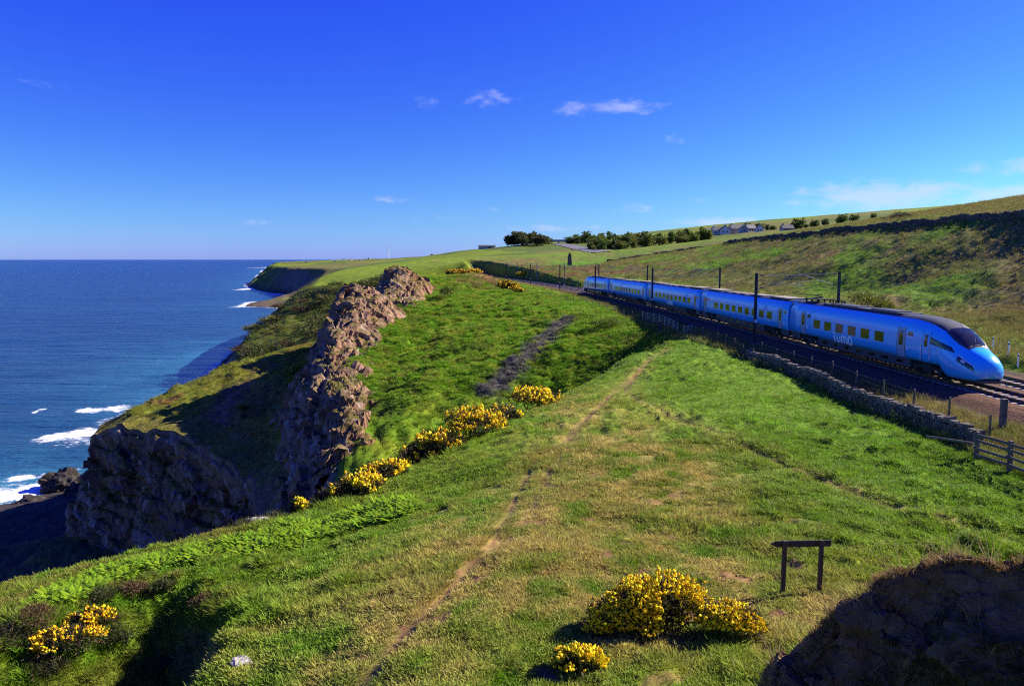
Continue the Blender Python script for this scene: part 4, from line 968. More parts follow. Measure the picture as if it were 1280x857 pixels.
for Y in (230, 268, 300): mast(Y, 1, 6.75, M_MASTL, True, 'pale galvanised catenary mast beside the empty track below the reddish bank', 'masts on the hill side')
for off in (0, 3.4):
    for zc, nm, lab in ((4.75, 'contact_wire', 'thin straight contact wire'), (5.75, 'catenary_wire', 'thin sagging support wire')):
        v = []; ys = np.arange(20, 330, 2.5); m = MB(); pr = None
        for Y in ys:
            p = track_pt(off+.1*math.sin(Y*.08), Y); sag = 0 if zc < 5 else .55*abs(math.sin((Y-70)/39*math.pi))**.8*-1+.15
            q = (p.x, p.y, RAIL_Z+zc+sag)
            if pr: m.tube(pr, q, .013, n=4, cap=False)
            pr = q
        tag(m.build(nm, M_WIRE), lab+(' above the track the train is on' if off == 0 else ' above the empty track nearer the hillside'), 'wire')
# ------------------------------------------------------------------ walls, fences, gates, sign
M_STONE = tinted('wall_stone', fine=4.0, var=.4, bump=.7, bdist=.08)
M_WOOD = simple('weathered_wood', (.10, .085, .07), .85, .35, 4, .4)
M_WOODD = simple('dark_stained_wood', (.040, .028, .020), .8, .35, 6, .4)
M_GALV = simple('galvanised_tube', (.30, .31, .33), .45, .2, 4, metal=.6)
def stone_wall(name, line, height, thick, sl, sh, label, col, seed, cope=True):
    r = random.Random(seed); root = empty(name, (line[0][0], line[0][1], gz(line[0][0], line[0][1]))); tag(root, label, 'wall')
    L2 = [(p[0], p[1]) for p in line]; d = [0]
    for a, b in zip(L2, L2[1:]): d.append(d[-1]+math.hypot(b[0]-a[0], b[1]-a[1]))
    T = d[-1]; V = []; F = []; CC = []
    def at(t):
        t = min(max(t, 0), T-1e-6); x = np.interp(t, d, [p[0] for p in L2]); y = np.interp(t, d, [p[1] for p in L2])
        x2 = np.interp(t+.5, d+[T+1], [p[0] for p in L2]+[2*L2[-1][0]-L2[-2][0]]); y2 = np.interp(t+.5, d+[T+1], [p[1] for p in L2]+[2*L2[-1][1]-L2[-2][1]])
        q = Vector((x2-x, y2-y)); q = q.normalized() if q.length > 1e-6 else Vector((0, 1)); return x, y, q
    ts = np.linspace(0, T, max(2, int(T/1.0))); gx = np.interp(ts, d, [p[0] for p in L2]); gy = np.interp(ts, d, [p[1] for p in L2]); gzz = ground(gx, gy)
    def block(t, l, z0, h, th, lean=0):
        x, y, q = at(t); nrm = Vector((-q.y, q.x)); o = len(V); g = float(np.interp(t, ts, gzz)); c = np.array(col)*r.uniform(.55, 1.35)*np.array((1, r.uniform(.93, 1.03), r.uniform(.86, 1.05)))
        for zz in (0, 1):
            for s2 in (-1, 1):
                for s1 in (-1, 1):
                    jl, jt, jh = r.uniform(.82, 1), r.uniform(.8, 1.05), r.uniform(-.12, .12)
                    w = x+q.x*s1*l/2*jl+nrm.x*s2*th/2*jt+q.x*lean*zz*h, y+q.y*s1*l/2*jl+nrm.y*s2*th/2*jt+q.y*lean*zz*h, g+z0+zz*h+jh*h
                    V.append(w); CC.append(c)
        for f in ((0, 2, 3, 1), (4, 5, 7, 6), (0, 1, 5, 4), (2, 6, 7, 3), (0, 4, 6, 2), (1, 3, 7, 5)): F.append(tuple(i+o for i in f))
    z = -.15; k = 0
    while z < height:
        t = r.uniform(0, sl); hh = sh*r.uniform(.8, 1.15)
        while t < T:
            l = sl*r.uniform(.55, 1.4)
            if not (z+hh > height and r.random() < .12): block(t+l/2, l, z+r.uniform(-.01, .01), hh*1.03, thick*(1-.25*z/height)+r.uniform(-.05, .05))
            t += l
        z += hh
    tag(mesh_np('stones', V, F, M_STONE, False, None, colors=np.array(CC)), kind='stuff').parent = root
    bpy.data.objects[root.children[0].name].matrix_parent_inverse = Matrix.Translation(-Vector(root.location))
    if cope:
        V, F, CC = [], [], []; t = 0
        def blk2(t, l, z0, h, th, lean): pass
        V2 = V; 
        while t < T:
            l = sl*r.uniform(.35, .7); 
            x, y, q = at(t+l/2); nrm = Vector((-q.y, q.x)); o = len(V); g = float(np.interp(t, ts, gzz)); c = np.array(col)*r.uniform(.8, 1.9); h = r.uniform(.14, .30); ln = r.uniform(-.3, .4)
            for zz in (0, 1):
                for s2 in (-1, 1):
                    for s1 in (-1, 1):
                        V.append((x+q.x*(s1*l/2*r.uniform(.7, 1)+ln*zz*h)+nrm.x*s2*thick*.42*r.uniform(.7, 1), y+q.y*(s1*l/2*r.uniform(.7, 1)+ln*zz*h)+nrm.y*s2*thick*.42*r.uniform(.7, 1), g+height+sh*.3+zz*h*r.uniform(.8, 1.1)-.03)); CC.append(c)
            for f in ((0, 2, 3, 1), (4, 5, 7, 6), (0, 1, 5, 4), (2, 6, 7, 3), (0, 4, 6, 2), (1, 3, 7, 5)): F.append(tuple(i+o for i in f))
            t += l
        ob = tag(mesh_np('coping_stones', V, F, M_STONE, False, None, colors=np.array(CC)), kind='stuff'); ob.parent = root; ob.matrix_parent_inverse = Matrix.Translation(-Vector(root.location))
    return root
NEARWALL = [(20.9, 33.2), (20.8, 38), (20.3, 48), (20.1, 60), (20.05, 64)]
stone_wall('drystone_wall', NEARWALL, .62, .5, .32, .13, 'grey drystone wall between the green pasture and the railway', (.115, .10, .082), 11)
stone_wall('field_wall', [(p[0], p[1]) for p in WALLTOP[:8]], .85, .6, .7, .24, 'long dark field wall along the crest of the hillside above the railway', (.085, .075, .065), 12, cope=True)
stone_wall('field_wall', [(p[0], p[1]) for p in WALLTOP[8:]], 1.1, .7, 1.2, .3, 'distant lower field wall running from the hill crest down to the green meadow', (.085, .075, .065), 13, cope=False)
def part_at(o, root):
    o.parent = root; o.matrix_parent_inverse = Matrix.Translation(-Vector(root.location)); return o
def post_wire_fence(pts, label, h=1.05, sp=3.0, mat=None, group=None, wires=4):
    L2 = resample([(a, b, 0) for a, b in pts], max(2, int(sum(math.hypot(b[0]-a[0], b[1]-a[1]) for a, b in zip(pts, pts[1:]))/sp)+1))
    z = ground(L2[:, 0], L2[:, 1]); root = empty('wire_fence', (L2[0, 0], L2[0, 1], z[0])); tag(root, label, 'fence', group)
    for (x, y, _), g in zip(L2, z):
        hh = h*random.uniform(.92, 1.08); part_at(MB().tube((x, y, g-.2), (x+random.uniform(-.04, .04), y+random.uniform(-.04, .04), g+hh), .055, .05, n=7).build('post', mat or M_WOOD), root)
    for w in range(wires):
        m = MB()
        for i in range(len(L2)-1):
            q = h*(.25+.22*w); m.tube((L2[i, 0], L2[i, 1], z[i]+q), (L2[i+1, 0], L2[i+1, 1], z[i+1]+q), .006, n=4, cap=False)
        part_at(m.build('wire', M_WIRE), root)
    return root
post_wire_fence([(20.15, 63), (20.1, 74), (19.75, 84.5)], 'post and wire fence between the wall end and the metal field gate', sp=2.4)
post_wire_fence([(21.8, 34), (21.6, 44), (21.2, 54), (20.9, 63)], 'thin post and wire fence close behind the drystone wall', sp=3.2, h=1.35)
post_wire_fence([(18.0, 105), (15.2, 118), (10.8, 138), (6.5, 154)], 'post and wire fence below the track beyond the metal railings', sp=3.5)
def metal_rails(a, b, n, label):
    root = empty('metal_railing', (a[0], a[1], gz(*a))); tag(root, label, 'railing'); pts = resample([(a[0], a[1], 0), ((a[0]+b[0])/2+.5, (a[1]+b[1])/2, 0), (b[0], b[1], 0)], n); z = ground(pts[:, 0], pts[:, 1])
    for (x, y, _), g in zip(pts, z): part_at(MB().tube((x, y, g-.1), (x, y, g+1.25), .04, n=8).build('post', M_GALV), root)
    for h in (.3, .6, .9, 1.2):
        m = MB()
        for i in range(n-1): m.tube((pts[i, 0], pts[i, 1], z[i]+h), (pts[i+1, 0], pts[i+1, 1], z[i+1]+h), .027, n=6, cap=False)
        part_at(m.build('rail', M_GALV), root)
metal_rails((19.3, 88.0), (18.0, 104.5), 8, 'grey tubular metal railing above the gully head beside the line')
def field_gate(a, b, label):
    root = empty('field_gate', (a[0], a[1], gz(*a))); tag(root, label, 'gate'); g = gz(*a)
    for k in range(6):
        h = .15+.2*k; part_at(MB().tube((a[0], a[1], g+h), (b[0], b[1], g+h), .025, n=6).build('bar', M_GALV), root)
    for p in (a, b, ((a[0]+b[0])/2, (a[1]+b[1])/2)): part_at(MB().tube((p[0], p[1], g+.05), (p[0], p[1], g+1.2), .03, n=6).build('upright', M_GALV), root)
    part_at(MB().tube((a[0], a[1], g+.15), (b[0], b[1], g+1.15), .02, n=6).build('brace', M_GALV), root)
field_gate((19.2, 84.6), (20.6, 86.4), 'small grey metal field gate at the end of the wire fence')
def timber_fence():
    root = empty('timber_fence', (19.7, 31.4, -8.6)); tag(root, 'weathered timber rail fence at the end of the drystone wall', 'fence'); r = random.Random(4)
    ys = [31.6, 29.6, 27.6, 25.6, 23.6]; pts = [(19.75+.10*i, y) for i, y in enumerate(ys)]; z = [gz(*p) for p in pts]
    for (x, y), g in zip(pts, z): part_at(MB().box((x, y, g+.55), (.15, .15, 1.5), r.uniform(-.1, .1)).build('post', M_WOOD, bevel=.012), root)
    for k, h in enumerate((.32, .62, .92, 1.2)):
        for i in range(len(pts)-1):
            a = Vector((pts[i][0]-.10, pts[i][1]+.12, z[i]+h+r.uniform(-.04, .04))); b = Vector((pts[i+1][0]-.10, pts[i+1][1]-.12, z[i+1]+h+r.uniform(-.04, .04))); d = b-a; mid = (a+b)/2
            M = Matrix.Translation(mid) @ d.to_track_quat('X', 'Z').to_matrix().to_4x4()
            part_at(MB().box((0, 0, 0), (d.length, .04, .11), 0, M).build('rail', M_WOOD, bevel=.008), root)
    part_at(MB().tube((19.7, 31.8, gz(19.7, 31.8)+.75), (18.9, 34.0, gz(18.9, 34)+.35), .06, .05).build('loose_rail', M_WOOD), root)
timber_fence()
_p = (23.0, 35.0); tag(MB().box((_p[0], _p[1], gz(*_p)+.75), (.24, .24, 1.7)).build('strainer_post', M_WOOD, bevel=.02), 'thick square timber post standing alone behind the timber fence', 'post')
_p = hit(824, 416, 60)[:2]; r_ = empty('waymarker_post', (_p[0], _p[1], gz(*_p))); tag(r_, 'short dark waymarker post on the path below the metal railing', 'post')
MB().box((0, 0, .25), (.16, .16, .7)).build('post', M_WOOD, r_); MB().box((0, 0, .95), (.34, .22, .95)).build('board', M_MAST, r_, bevel=.02)
for k, (x, y) in enumerate([(37.5, 57), (36.6, 54.5), (13.3, 163), (39.5, 62)]):
    m = empty('marker_post', (x, y, gz(x, y))); tag(m, 'thin white marker post in the green verge on the hill side of the tracks' if k != 2 else 'thin white marker post beside the empty track behind the train', 'post', 'white lineside markers')
    MB().tube((0, 0, -.1), (0, 0, 1.0), .05, .045).build('post', M_WHITE, m); MB().tube((0, 0, .8), (0, 0, .9), .056).build('band', M_MAST, m)
def finger_sign():
    x, y, z = hit(1000, 742, 12); g = gz(x, y); root = empty('finger_signpost', (x, y, g), math.radians(2)); tag(root, 'dark wooden two-post sign with a pointed finger board on the turf', 'sign')
    for sx, zz in ((-.45, 0), (.50, 0)):
        MB().box((sx, 0, .55), (.105, .09, 1.7)).build('post', M_WOODD, root, bevel=.01)
    m = MB(); hx = .75; b = .085
    pr = [(-.80, 1.305), (-.64, 1.225), (.78, 1.225), (.78, 1.395), (-.64, 1.385)]
    v = [(px, .0495, pz-.02) for px, pz in pr]+[(px, .085, pz-.02) for px, pz in pr]; f = [tuple(range(5)), tuple(range(9, 4, -1))]+[((i+1) % 5, i, i+5, (i+1) % 5+5) for i in range(5)]
    m.add(v, f); m.build('finger_board', M_WOODD, root, bevel=.006)
finger_sign()

# ------------------------------------------------------------------ vegetation
def bush(name, loc, lobes, seed, flower=0., n_leaf=2600, n_fl=1100, leaf=.055, fl=.05, leafc=(.035, .055, .008), brown=.25, label='', cat='bush', group=None, flc=(.90, .74, .016), parts=('branches', 'foliage', 'flowers')):
    """lobes: (x,y,z,rx,ry,rz) relative to loc"""
    r = np.random.default_rng(seed); root = empty(name, loc); tag(root, label, cat, group)
    w = np.array([a[3]*a[4]+a[3]*a[5] for a in lobes]); w /= w.sum()
    def surf(n, lo, hi, up=-.25):
        k = r.choice(len(lobes), n, p=w); d = r.normal(size=(n, 3)); d /= np.linalg.norm(d, axis=1)[:, None]; d[:, 2] = np.where(d[:, 2] < up, -d[:, 2]*.6, d[:, 2])
        Lb = np.array(lobes)[k]; lum = (1+.42*fbm(d[:, 0]*2.8+k*3+seed, d[:, 1]*2.8+d[:, 2]*2.5, seed, 3))*np.where(r.random(n) < .07, r.uniform(1.0, 1.22, n), 1.0)
        return Lb[:, :3]+d*Lb[:, 3:]*(r.uniform(lo, hi, n)*lum)[:, None], d
    def tris(p, d, size, spread, asp=.28):
        n = len(p); a = d+r.normal(size=(n, 3))*spread; a /= np.linalg.norm(a, axis=1)[:, None]; b = np.cross(a, r.normal(size=(n, 3))); b /= np.linalg.norm(b, axis=1)[:, None]
        s = size*r.uniform(.6, 1.5, n)[:, None]; V = np.stack([p-b*s*asp, p+b*s*asp, p+a*s*2.2], 1).reshape(-1, 3); return V, np.arange(3*n).reshape(-1, 3)
    p, d = surf(n_leaf, .5, 1.1); p[:, 2] = np.maximum(p[:, 2], .02); V, F = tris(p, d, leaf, .7)
    br = (r.random(n_leaf) < brown)[:, None]; c = np.where(br, np.array((.11, .07, .04)), np.array(leafc))*r.uniform(.6, 1.4, n_leaf)[:, None]
    ob = mesh_np(parts[1], V, F, M_LEAF, False, root, colors=np.repeat(c, 3, 0))
    m = MB()
    for k, Lb in enumerate(lobes):
        for q in range(5):
            t = r.normal(size=3); t[2] = abs(t[2])+.4; t /= np.linalg.norm(t); b = np.array(Lb[:3])+t*np.array(Lb[3:])*.85; m.tube((Lb[0]*.8, Lb[1]*.8, -.05), b, .03*max(.5, Lb[5]), .008, n=5)
    m.build(parts[0], M_WOODD, root)
    if flower:
        p, d = surf(n_fl, .84, 1.06, .0)
        q = fbm(p[:, 0]*2.0/max(.6, lobes[0][3])+seed, p[:, 1]*2.0/max(.6, lobes[0][3])+p[:, 2]*2, seed+2, 2)+.3*d[:, 2]; keep = q > np.quantile(q, 1-flower); p = p[keep]; d = d[keep]; n = len(p)
        # every spike is a little cone of blossom: a six-sided bipyramid
        a = d*.8+np.array((0, 0, .5))+r.normal(size=(n, 3))*.35; a /= np.linalg.norm(a, axis=1)[:, None]; b = np.cross(a, r.normal(size=(n, 3))); b /= np.linalg.norm(b, axis=1)[:, None]; e = np.cross(a, b)
        s = fl*r.uniform(.6, 1.3, n)[:, None]; ring = [p+a*s*.6+(b*math.cos(t)+e*math.sin(t))*s*(.75+.25*(i % 2)) for i, t in enumerate(np.linspace(0, 2*math.pi, 7)[:6])]
        V = np.stack([p-a*s*.4]+ring+[p+a*s*2.2], 1).reshape(-1, 3); i0 = np.arange(n)[:, None]*8
        F = np.concatenate([np.concatenate([i0, i0+1+(k+1) % 6, i0+1+k], 1) for k in range(6)]+[np.concatenate([i0+7, i0+1+k, i0+1+(k+1) % 6], 1) for k in range(6)])
        c = np.array(flc)*r.uniform(.65, 1.25, n)[:, None]*np.stack([np.ones(n), r.uniform(.75, 1.15, n), np.ones(n)], 1)
        mesh_np(parts[2], V, F, M_LEAF, False, root, colors=np.repeat(c, 8, 0))
    return root
def on(px, py, Y):
    x, y, z = hit(px, py, max(9, Y*.6), Y*1.6)
    if abs(y-Y) > .3*Y: x, y = P(px, py, Y)[:2]
    return (x, y, gz(x, y)-.05)
def crest(px, y0, y1):
    ys = np.linspace(y0, y1, 300); t = P(px, 428, 1.0)[0]; g = ground(t*ys, ys); k = int(np.argmax(g/ys)); return t*ys[k], ys[k]-.4, g[k]-.1
GB = 'gorse_bush'
bush(GB, on(815, 792, 16.6), [(-.85, .1, .35, .55, .5, .5), (-.35, .15, .62, .7, .6, .55), (.3, .2, .72, .75, .6, .55), (.85, .35, .62, .55, .5, .45), (-1.2, -.05, .2, .35, .35, .35), (.1, -.05, .3, .8, .5, .35)], 901, .76, 8000, 6800, .05, .033, brown=.4, label='largest gorse bush, covered in yellow blossom, in front of the wooden sign', group=None)
bush(GB, on(912, 795, 16.0), [(0, 0, .42, .55, .45, .38), (.38, .0, .28, .38, .35, .3), (-.3, .1, .35, .4, .35, .3)], 902, .72, 4000, 3400, .05, .033, brown=.45, label='rounded gorse bush joining the right flank of the largest gorse bush')
bush(GB, on(722, 835, 14.6), [(0, 0, .22, .42, .36, .26), (.36, .05, .16, .26, .25, .2), (-.25, 0, .14, .25, .25, .2)], 903, .74, 2300, 2100, .045, .032, brown=.3, label='low small gorse bush on open turf below the largest one')
RG = 'gorse along the gully edge'
for k, (px, py, Y, sx, sz, lab, fr) in enumerate([(668, 498, 57.5, 2.0, 1.05, 'dome-shaped gorse bush at the upper end of the gorse row on the gully edge', .6), (630, 512, 55, 1.2, .75, 'small brownish gorse bush between two big ones on the gully edge', .12), (588, 522, 51, 2.0, 1.25, 'big yellow gorse bush second in the gorse row on the gully edge', .6), (552, 540, 48, 1.5, .95, 'yellow gorse bush leaning on its bigger neighbour on the gully edge', .5), (524, 552, 46.5, 1.1, .8, 'dark gorse bush with few flowers in the gorse row', .18), (486, 578, 43.5, 1.3, .7, 'flat-topped yellow gorse bush in the lower half of the gorse row', .55), (448, 596, 41, 1.3, .65, 'lowest yellow gorse bush beside the foot of the crag', .5), (425, 606, 39, 1.0, .6, 'brown leggy gorse bush at the lower end of the gorse row', .1), (374, 640, 35, .35, .55, 'tiny upright gorse bush with orange blossom above the bracken', .6)]):
    r_ = random.Random(k); x, y, z = crest(px, Y*.72, Y*1.22) if k < 8 else on(px, py, Y)
    sx *= 1.3; sz *= 1.45; lb = [(0, 0, sz*.5, sx*.55, sx*.5, sz*.55)]+[(r_.uniform(-.7, .7)*sx*.8, r_.uniform(-.4, .4)*sx, sz*r_.uniform(.3, .5), sx*r_.uniform(.3, .45), sx*r_.uniform(.3, .45), sz*r_.uniform(.35, .55)) for _ in range(4)]
    bush(GB, (x, y, z), lb, 910+k, fr, 2600, 1500, .10, .075, brown=.5, label=lab, group=RG)
for k, (px, py, Y, sx, sz, lab) in enumerate([(80, 815, 19.6, 1.3, .8, 'orange-flowered gorse bush on the lip of the shaded hollow'), (112, 785, 21.2, .9, .6, 'smaller gorse bush behind the orange-flowered one at the hollow'), (236, 850, 16.4, .5, .4, 'sparse little gorse sprig on the near lip of the shaded hollow')]):
    x, y, z = on(px, py, Y); bush(GB, (x, y, z), [(0, 0, sz*.5, sx*.6, sx*.5, sz*.55), (-sx*.5, 0, sz*.3, sx*.4, sx*.4, sz*.4), (sx*.5, .1, sz*.45, sx*.4, sx*.4, sz*.45)], 930+k, .45, 2600, 1000, .055, .045, brown=.5, label=lab, flc=(.86, .62, .012))
for k, (px, py, Y, sx, sz, lab) in enumerate([(572, 330, 172, 4.5, 1.8, 'low gorse patch on the crest of the knoll above the crag'), (592, 333, 174, 3.0, 1.4, 'smaller gorse patch by the summit of the knoll'), (632, 362, 163, 3.2, 2.0, 'yellow gorse clump at the foot of the knoll beside the railway'), (644, 366, 158, 1.8, 1.2, 'little gorse clump in front of the one at the knoll foot'), (655, 346, 262, 3.5, 2.2, 'distant gorse clump below the reddish bank beyond the tracks')]):
    x, y, z = on(px, py, Y); r_ = random.Random(60+k)
    bush(GB, (x, y, z), [(0, 0, sz*.4, sx*.5, sx*.4, sz*.5)]+[(r_.uniform(-.6, .6)*sx, r_.uniform(-.3, .3)*sx, sz*.3, sx*.3, sx*.3, sz*.4) for _ in range(4)], 940+k, .55, 900, 700, .2, .2, brown=.3, label=lab, flc=(.66, .46, .010))
# green scrub: on the hillside, the gully rim and the far terraces
def scrub(loc, sx, sz, seed, col, label, group, leaf=.16, n=900):
    r_ = random.Random(seed); lb = [(0, 0, sz*.5, sx*.5, sx*.5, sz*.5)]+[(r_.uniform(-.5, .5)*sx, r_.uniform(-.5, .5)*sx, sz*r_.uniform(.3, .7), sx*.33, sx*.33, sz*.35) for _ in range(4)]
    return bush('shrub', loc, lb, seed, 0, n, 0, leaf, .1, leafc=col, brown=.12, label=label, cat='shrub', group=group)
for k, (px, py, Y, sx, sz, lab) in enumerate([(1078, 392, 88, 3.2, 3.0, 'pale green willow bush behind the roof of the front carriage'), (1102, 392, 86, 2.0, 1.8, 'smaller pale green bush beside the willow behind the front carriage'), (1128, 276, 225, 4.5, 2.0, 'dark bush against the sky above the long field wall')]):
    scrub(on(px, py, Y), sx, sz, 960+k, (.13, .16, .012) if k < 2 else (.03, .03, .01), lab, None, .14, 1300)
scrub(on(757, 410, 99), 3.4, 1.3, 965, (.10, .16, .012), 'sunlit rounded green bush on the rim of the gully head', None, .12, 1500)
scrub(on(308, 522, 107), 1.6, 2.2, 966, (.10, .11, .012), 'lone olive bush on the shaded shelf below the crag', None, .12, 800)
scrub(on(556, 372, 139), 2.2, 2.0, 967, (.045, .075, .010), 'dark green bush below the summit of the knoll', None, .14, 700)
for k, (px, py, Y, sx, sz, col) in enumerate([(15, 800, 20, 1.2, .6, (.05, .04, .02)), (45, 780, 21.5, 1.0, .5, (.10, .06, .025)), (130, 748, 24, .9, .45, (.045, .06, .012)), (165, 740, 24.6, .8, .4, (.11, .065, .03)), (205, 735, 25, .7, .35, (.05, .065, .012)), (258, 752, 23.5, .6, .35, (.12, .08, .03)), (150, 800, 20, .8, .4, (.04, .055, .012)), (60, 845, 18, 1.0, .5, (.04, .045, .014)), (200, 835, 18, .7, .4, (.045, .06, .012)), (395, 628, 35, 1.4, .6, (.05, .065, .014)), (345, 645, 34, 1.2, .5, (.06, .06, .02)), (310, 650, 33, 1.0, .5, (.05, .06, .016))]):
    scrub(on(px, py, Y), sx, sz, 1100+k, col, ['dark scrubby clump of dead bracken in the shaded hollow in the turf', 'dark low scrub clump on the cliff edge above the bracken strip'][k > 8], ['scrub about the hollow', 'scrub on the cliff edge'][k > 8], .05, 900)
_r = random.Random(77); protos = []
for k in range(90):
    px = _r.uniform(300, 500); Y = _r.uniform(178, 312); x = (px-640)/FPX*Y; y = Y
    if x < -104 or x > -34: continue
    s = _r.uniform(.7, 1.5); z = gz(x, y)-.3
    if len(protos) < 4:
        o = scrub((x, y, z), 5.0, 2.8, 980+k, [(.035, .055, .010), (.055, .075, .012), (.09, .10, .016), (.07, .05, .02)][len(protos)], 'low wind-bent scrub bush on the shaded slope below the headland field', 'scrub below the headland field', .34, 420); protos.append(o)
    else: o = copy_tree(protos[k % 4]); o.location = (x, y, z)
    o.scale = (s, s, s*_r.uniform(.6, 1.0)); o.rotation_euler[2] = _r.uniform(0, 6)

# ---- grass, bracken and stems: one object each, instanced tufts
PROTO = {}
def tuft_mesh(name, n, h, spread, wid, seed, lean=.5, seed_heads=False):
    r = np.random.default_rng(seed); V = []; F = []
    for i in range(n):
        a = r.uniform(0, 6.283); rr = spread*math.sqrt(r.random()); b = np.array((rr*math.cos(a), rr*math.sin(a), -.02)); hh = h*r.uniform(.55, 1.2)
        d = np.array((math.cos(a), math.sin(a), 0))*lean*r.uniform(.2, 1.3)+r.normal(size=3)*.15; d[2] = 1; d /= np.linalg.norm(d); t = np.cross(d, r.normal(size=3)); t /= np.linalg.norm(t); w = wid*r.uniform(.7, 1.3)
        mid = b+d*hh*.55; tip = b+d*hh+np.array((math.cos(a), math.sin(a), -.25))*hh*.3*r.uniform(.3, 1.2); o = len(V)
        V += [b-t*w, b+t*w, mid+t*w*.8, mid-t*w*.8, tip]; F += [(o, o+1, o+2), (o, o+2, o+3), (o+3, o+2, o+4)]
    me = bpy.data.meshes.new(name); me.from_pydata([tuple(v) for v in V], [], F); me.materials.append(M_BLADE); return bpy.data.objects.new(name, me)
def frond_mesh(name, seed, h=.6):
    r = np.random.default_rng(seed); V = []; F = []
    for i in range(7):
        a = i*.9+r.uniform(-.3, .3); d = np.array((math.cos(a), math.sin(a), 0)); sd = np.array((-math.sin(a), math.cos(a), 0)); L_ = h*r.uniform(.8, 1.2)
        for k in range(9):
            t = .25+.75*k/9; p = d*L_*t*.75+np.array((0, 0, L_*(1.1*t-.55*t*t))); w = L_*.36*(1-t)**.8+.01
            for s in (-1, 1):
                o = len(V); tip = p+sd*s*w+d*w*.35-np.array((0, 0, w*.25)); V += [p-d*.022, p+d*.035, tip]; F.append((o, o+1, o+2))
    me = bpy.data.meshes.new(name); me.from_pydata([tuple(v) for v in V], [], F); me.materials.append(M_BLADE); return bpy.data.objects.new(name, me)
def scatter(name, protos, pts, rotz, scl, idx, cols, label, tilt=None):
    col = bpy.data.collections.new(name+'_pieces')
    for p in protos: col.objects.link(p)
    n = len(pts); me = bpy.data.meshes.new(name); me.vertices.add(n); me.vertices.foreach_set('co', np.asarray(pts, np.float32).ravel())
    rot = np.zeros((n, 3), np.float32); rot[:, 2] = rotz
    if tilt is not None: rot[:, :2] = tilt
    for nm, ty, dat, key in (('rot', 'FLOAT_VECTOR', rot, 'vector'), ('scl', 'FLOAT', np.asarray(scl, np.float32), 'value'), ('idx', 'INT', np.asarray(idx, np.int32), 'value')):
        a = me.attributes.new(nm, ty, 'POINT'); a.data.foreach_set(key, dat.ravel())
    a = me.attributes.new('tint', 'FLOAT_COLOR', 'POINT'); c = np.ones((n, 4), np.float32); c[:, :3] = cols; a.data.foreach_set('color', c.ravel())
    me.materials.append(M_BLADE)
    ob = bpy.data.objects.new(name, me); COL.objects.link(ob)
    ng = bpy.data.node_groups.new(name, 'GeometryNodeTree'); ng.interface.new_socket('Geometry', in_out='INPUT', socket_type='NodeSocketGeometry'); ng.interface.new_socket('Geometry', in_out='OUTPUT', socket_type='NodeSocketGeometry')
    N = ng.nodes; L = ng.links; gi = N.new('NodeGroupInput'); go = N.new('NodeGroupOutput'); ip = N.new('GeometryNodeInstanceOnPoints'); ci = N.new('GeometryNodeCollectionInfo')
    ci.inputs['Collection'].default_value = col; ci.inputs['Separate Children'].default_value = True; ci.inputs['Reset Children'].default_value = True
    def na(nm, ty):
        q = N.new('GeometryNodeInputNamedAttribute'); q.data_type = ty; q.inputs['Name'].default_value = nm; return q.outputs['Attribute']
    L.new(gi.outputs[0], ip.inputs['Points']); L.new(ci.outputs[0], ip.inputs['Instance']); ip.inputs['Pick Instance'].default_value = True
    L.new(na('idx', 'INT'), ip.inputs['Instance Index']); L.new(na('rot', 'FLOAT_VECTOR'), ip.inputs['Rotation']); L.new(na('scl', 'FLOAT'), ip.inputs['Scale'])
    L.new(ip.outputs[0], go.inputs[0]); md = ob.modifiers.new('scatter', 'NODES'); md.node_group = ng
    return tag(ob, label, 'grass', kind='stuff')
def sample_fan(n, y0, y1, t0=-.78, t1=.78, p=1.0):
    """random places on the ground, thinning with distance from the viewer"""
    u = rng.random(n); Y = (y0**p+(y1**p-y0**p)*u)**(1/p); T = rng.uniform(t0, t1, n); return T*Y, Y
def grass_points(n, y0, y1, p, t0=-.78, t1=.78):
    x, y = sample_fan(n, y0, y1, t0, t1, p=p); z = ground(x, y); off = x-track_x(np.minimum(y, 420))-1.7; sl = slope_of(x, y)
    ok = (z > SEA+8) & ((off < -5.6) | (off > 7.2)) & (sl < np.where(y < 60, 2.2, 1.3))
    for pl, w in ((PATH1, .26), (PATH1B, .20), (PATH2, .22)): ok &= (seg_dist(x, y, pl)+.22*fbm(x*1.5, y*1.5, 77, 2)) > w
    ok &= ~((seg_dist(x, y, NEARWALL) < .32))
    ok &= ~((x > -60) & (x < 0) & (y > 60) & (seg_dist(x, y, CREST) < 1.8))
    bare = fbm(x*1.15, y*1.15, 81, 2) > .44; ok &= ~(bare & (y < 34) & (x > -5) & (x < 10))
    return x[ok], y[ok], z[ok], off[ok], sl[ok]
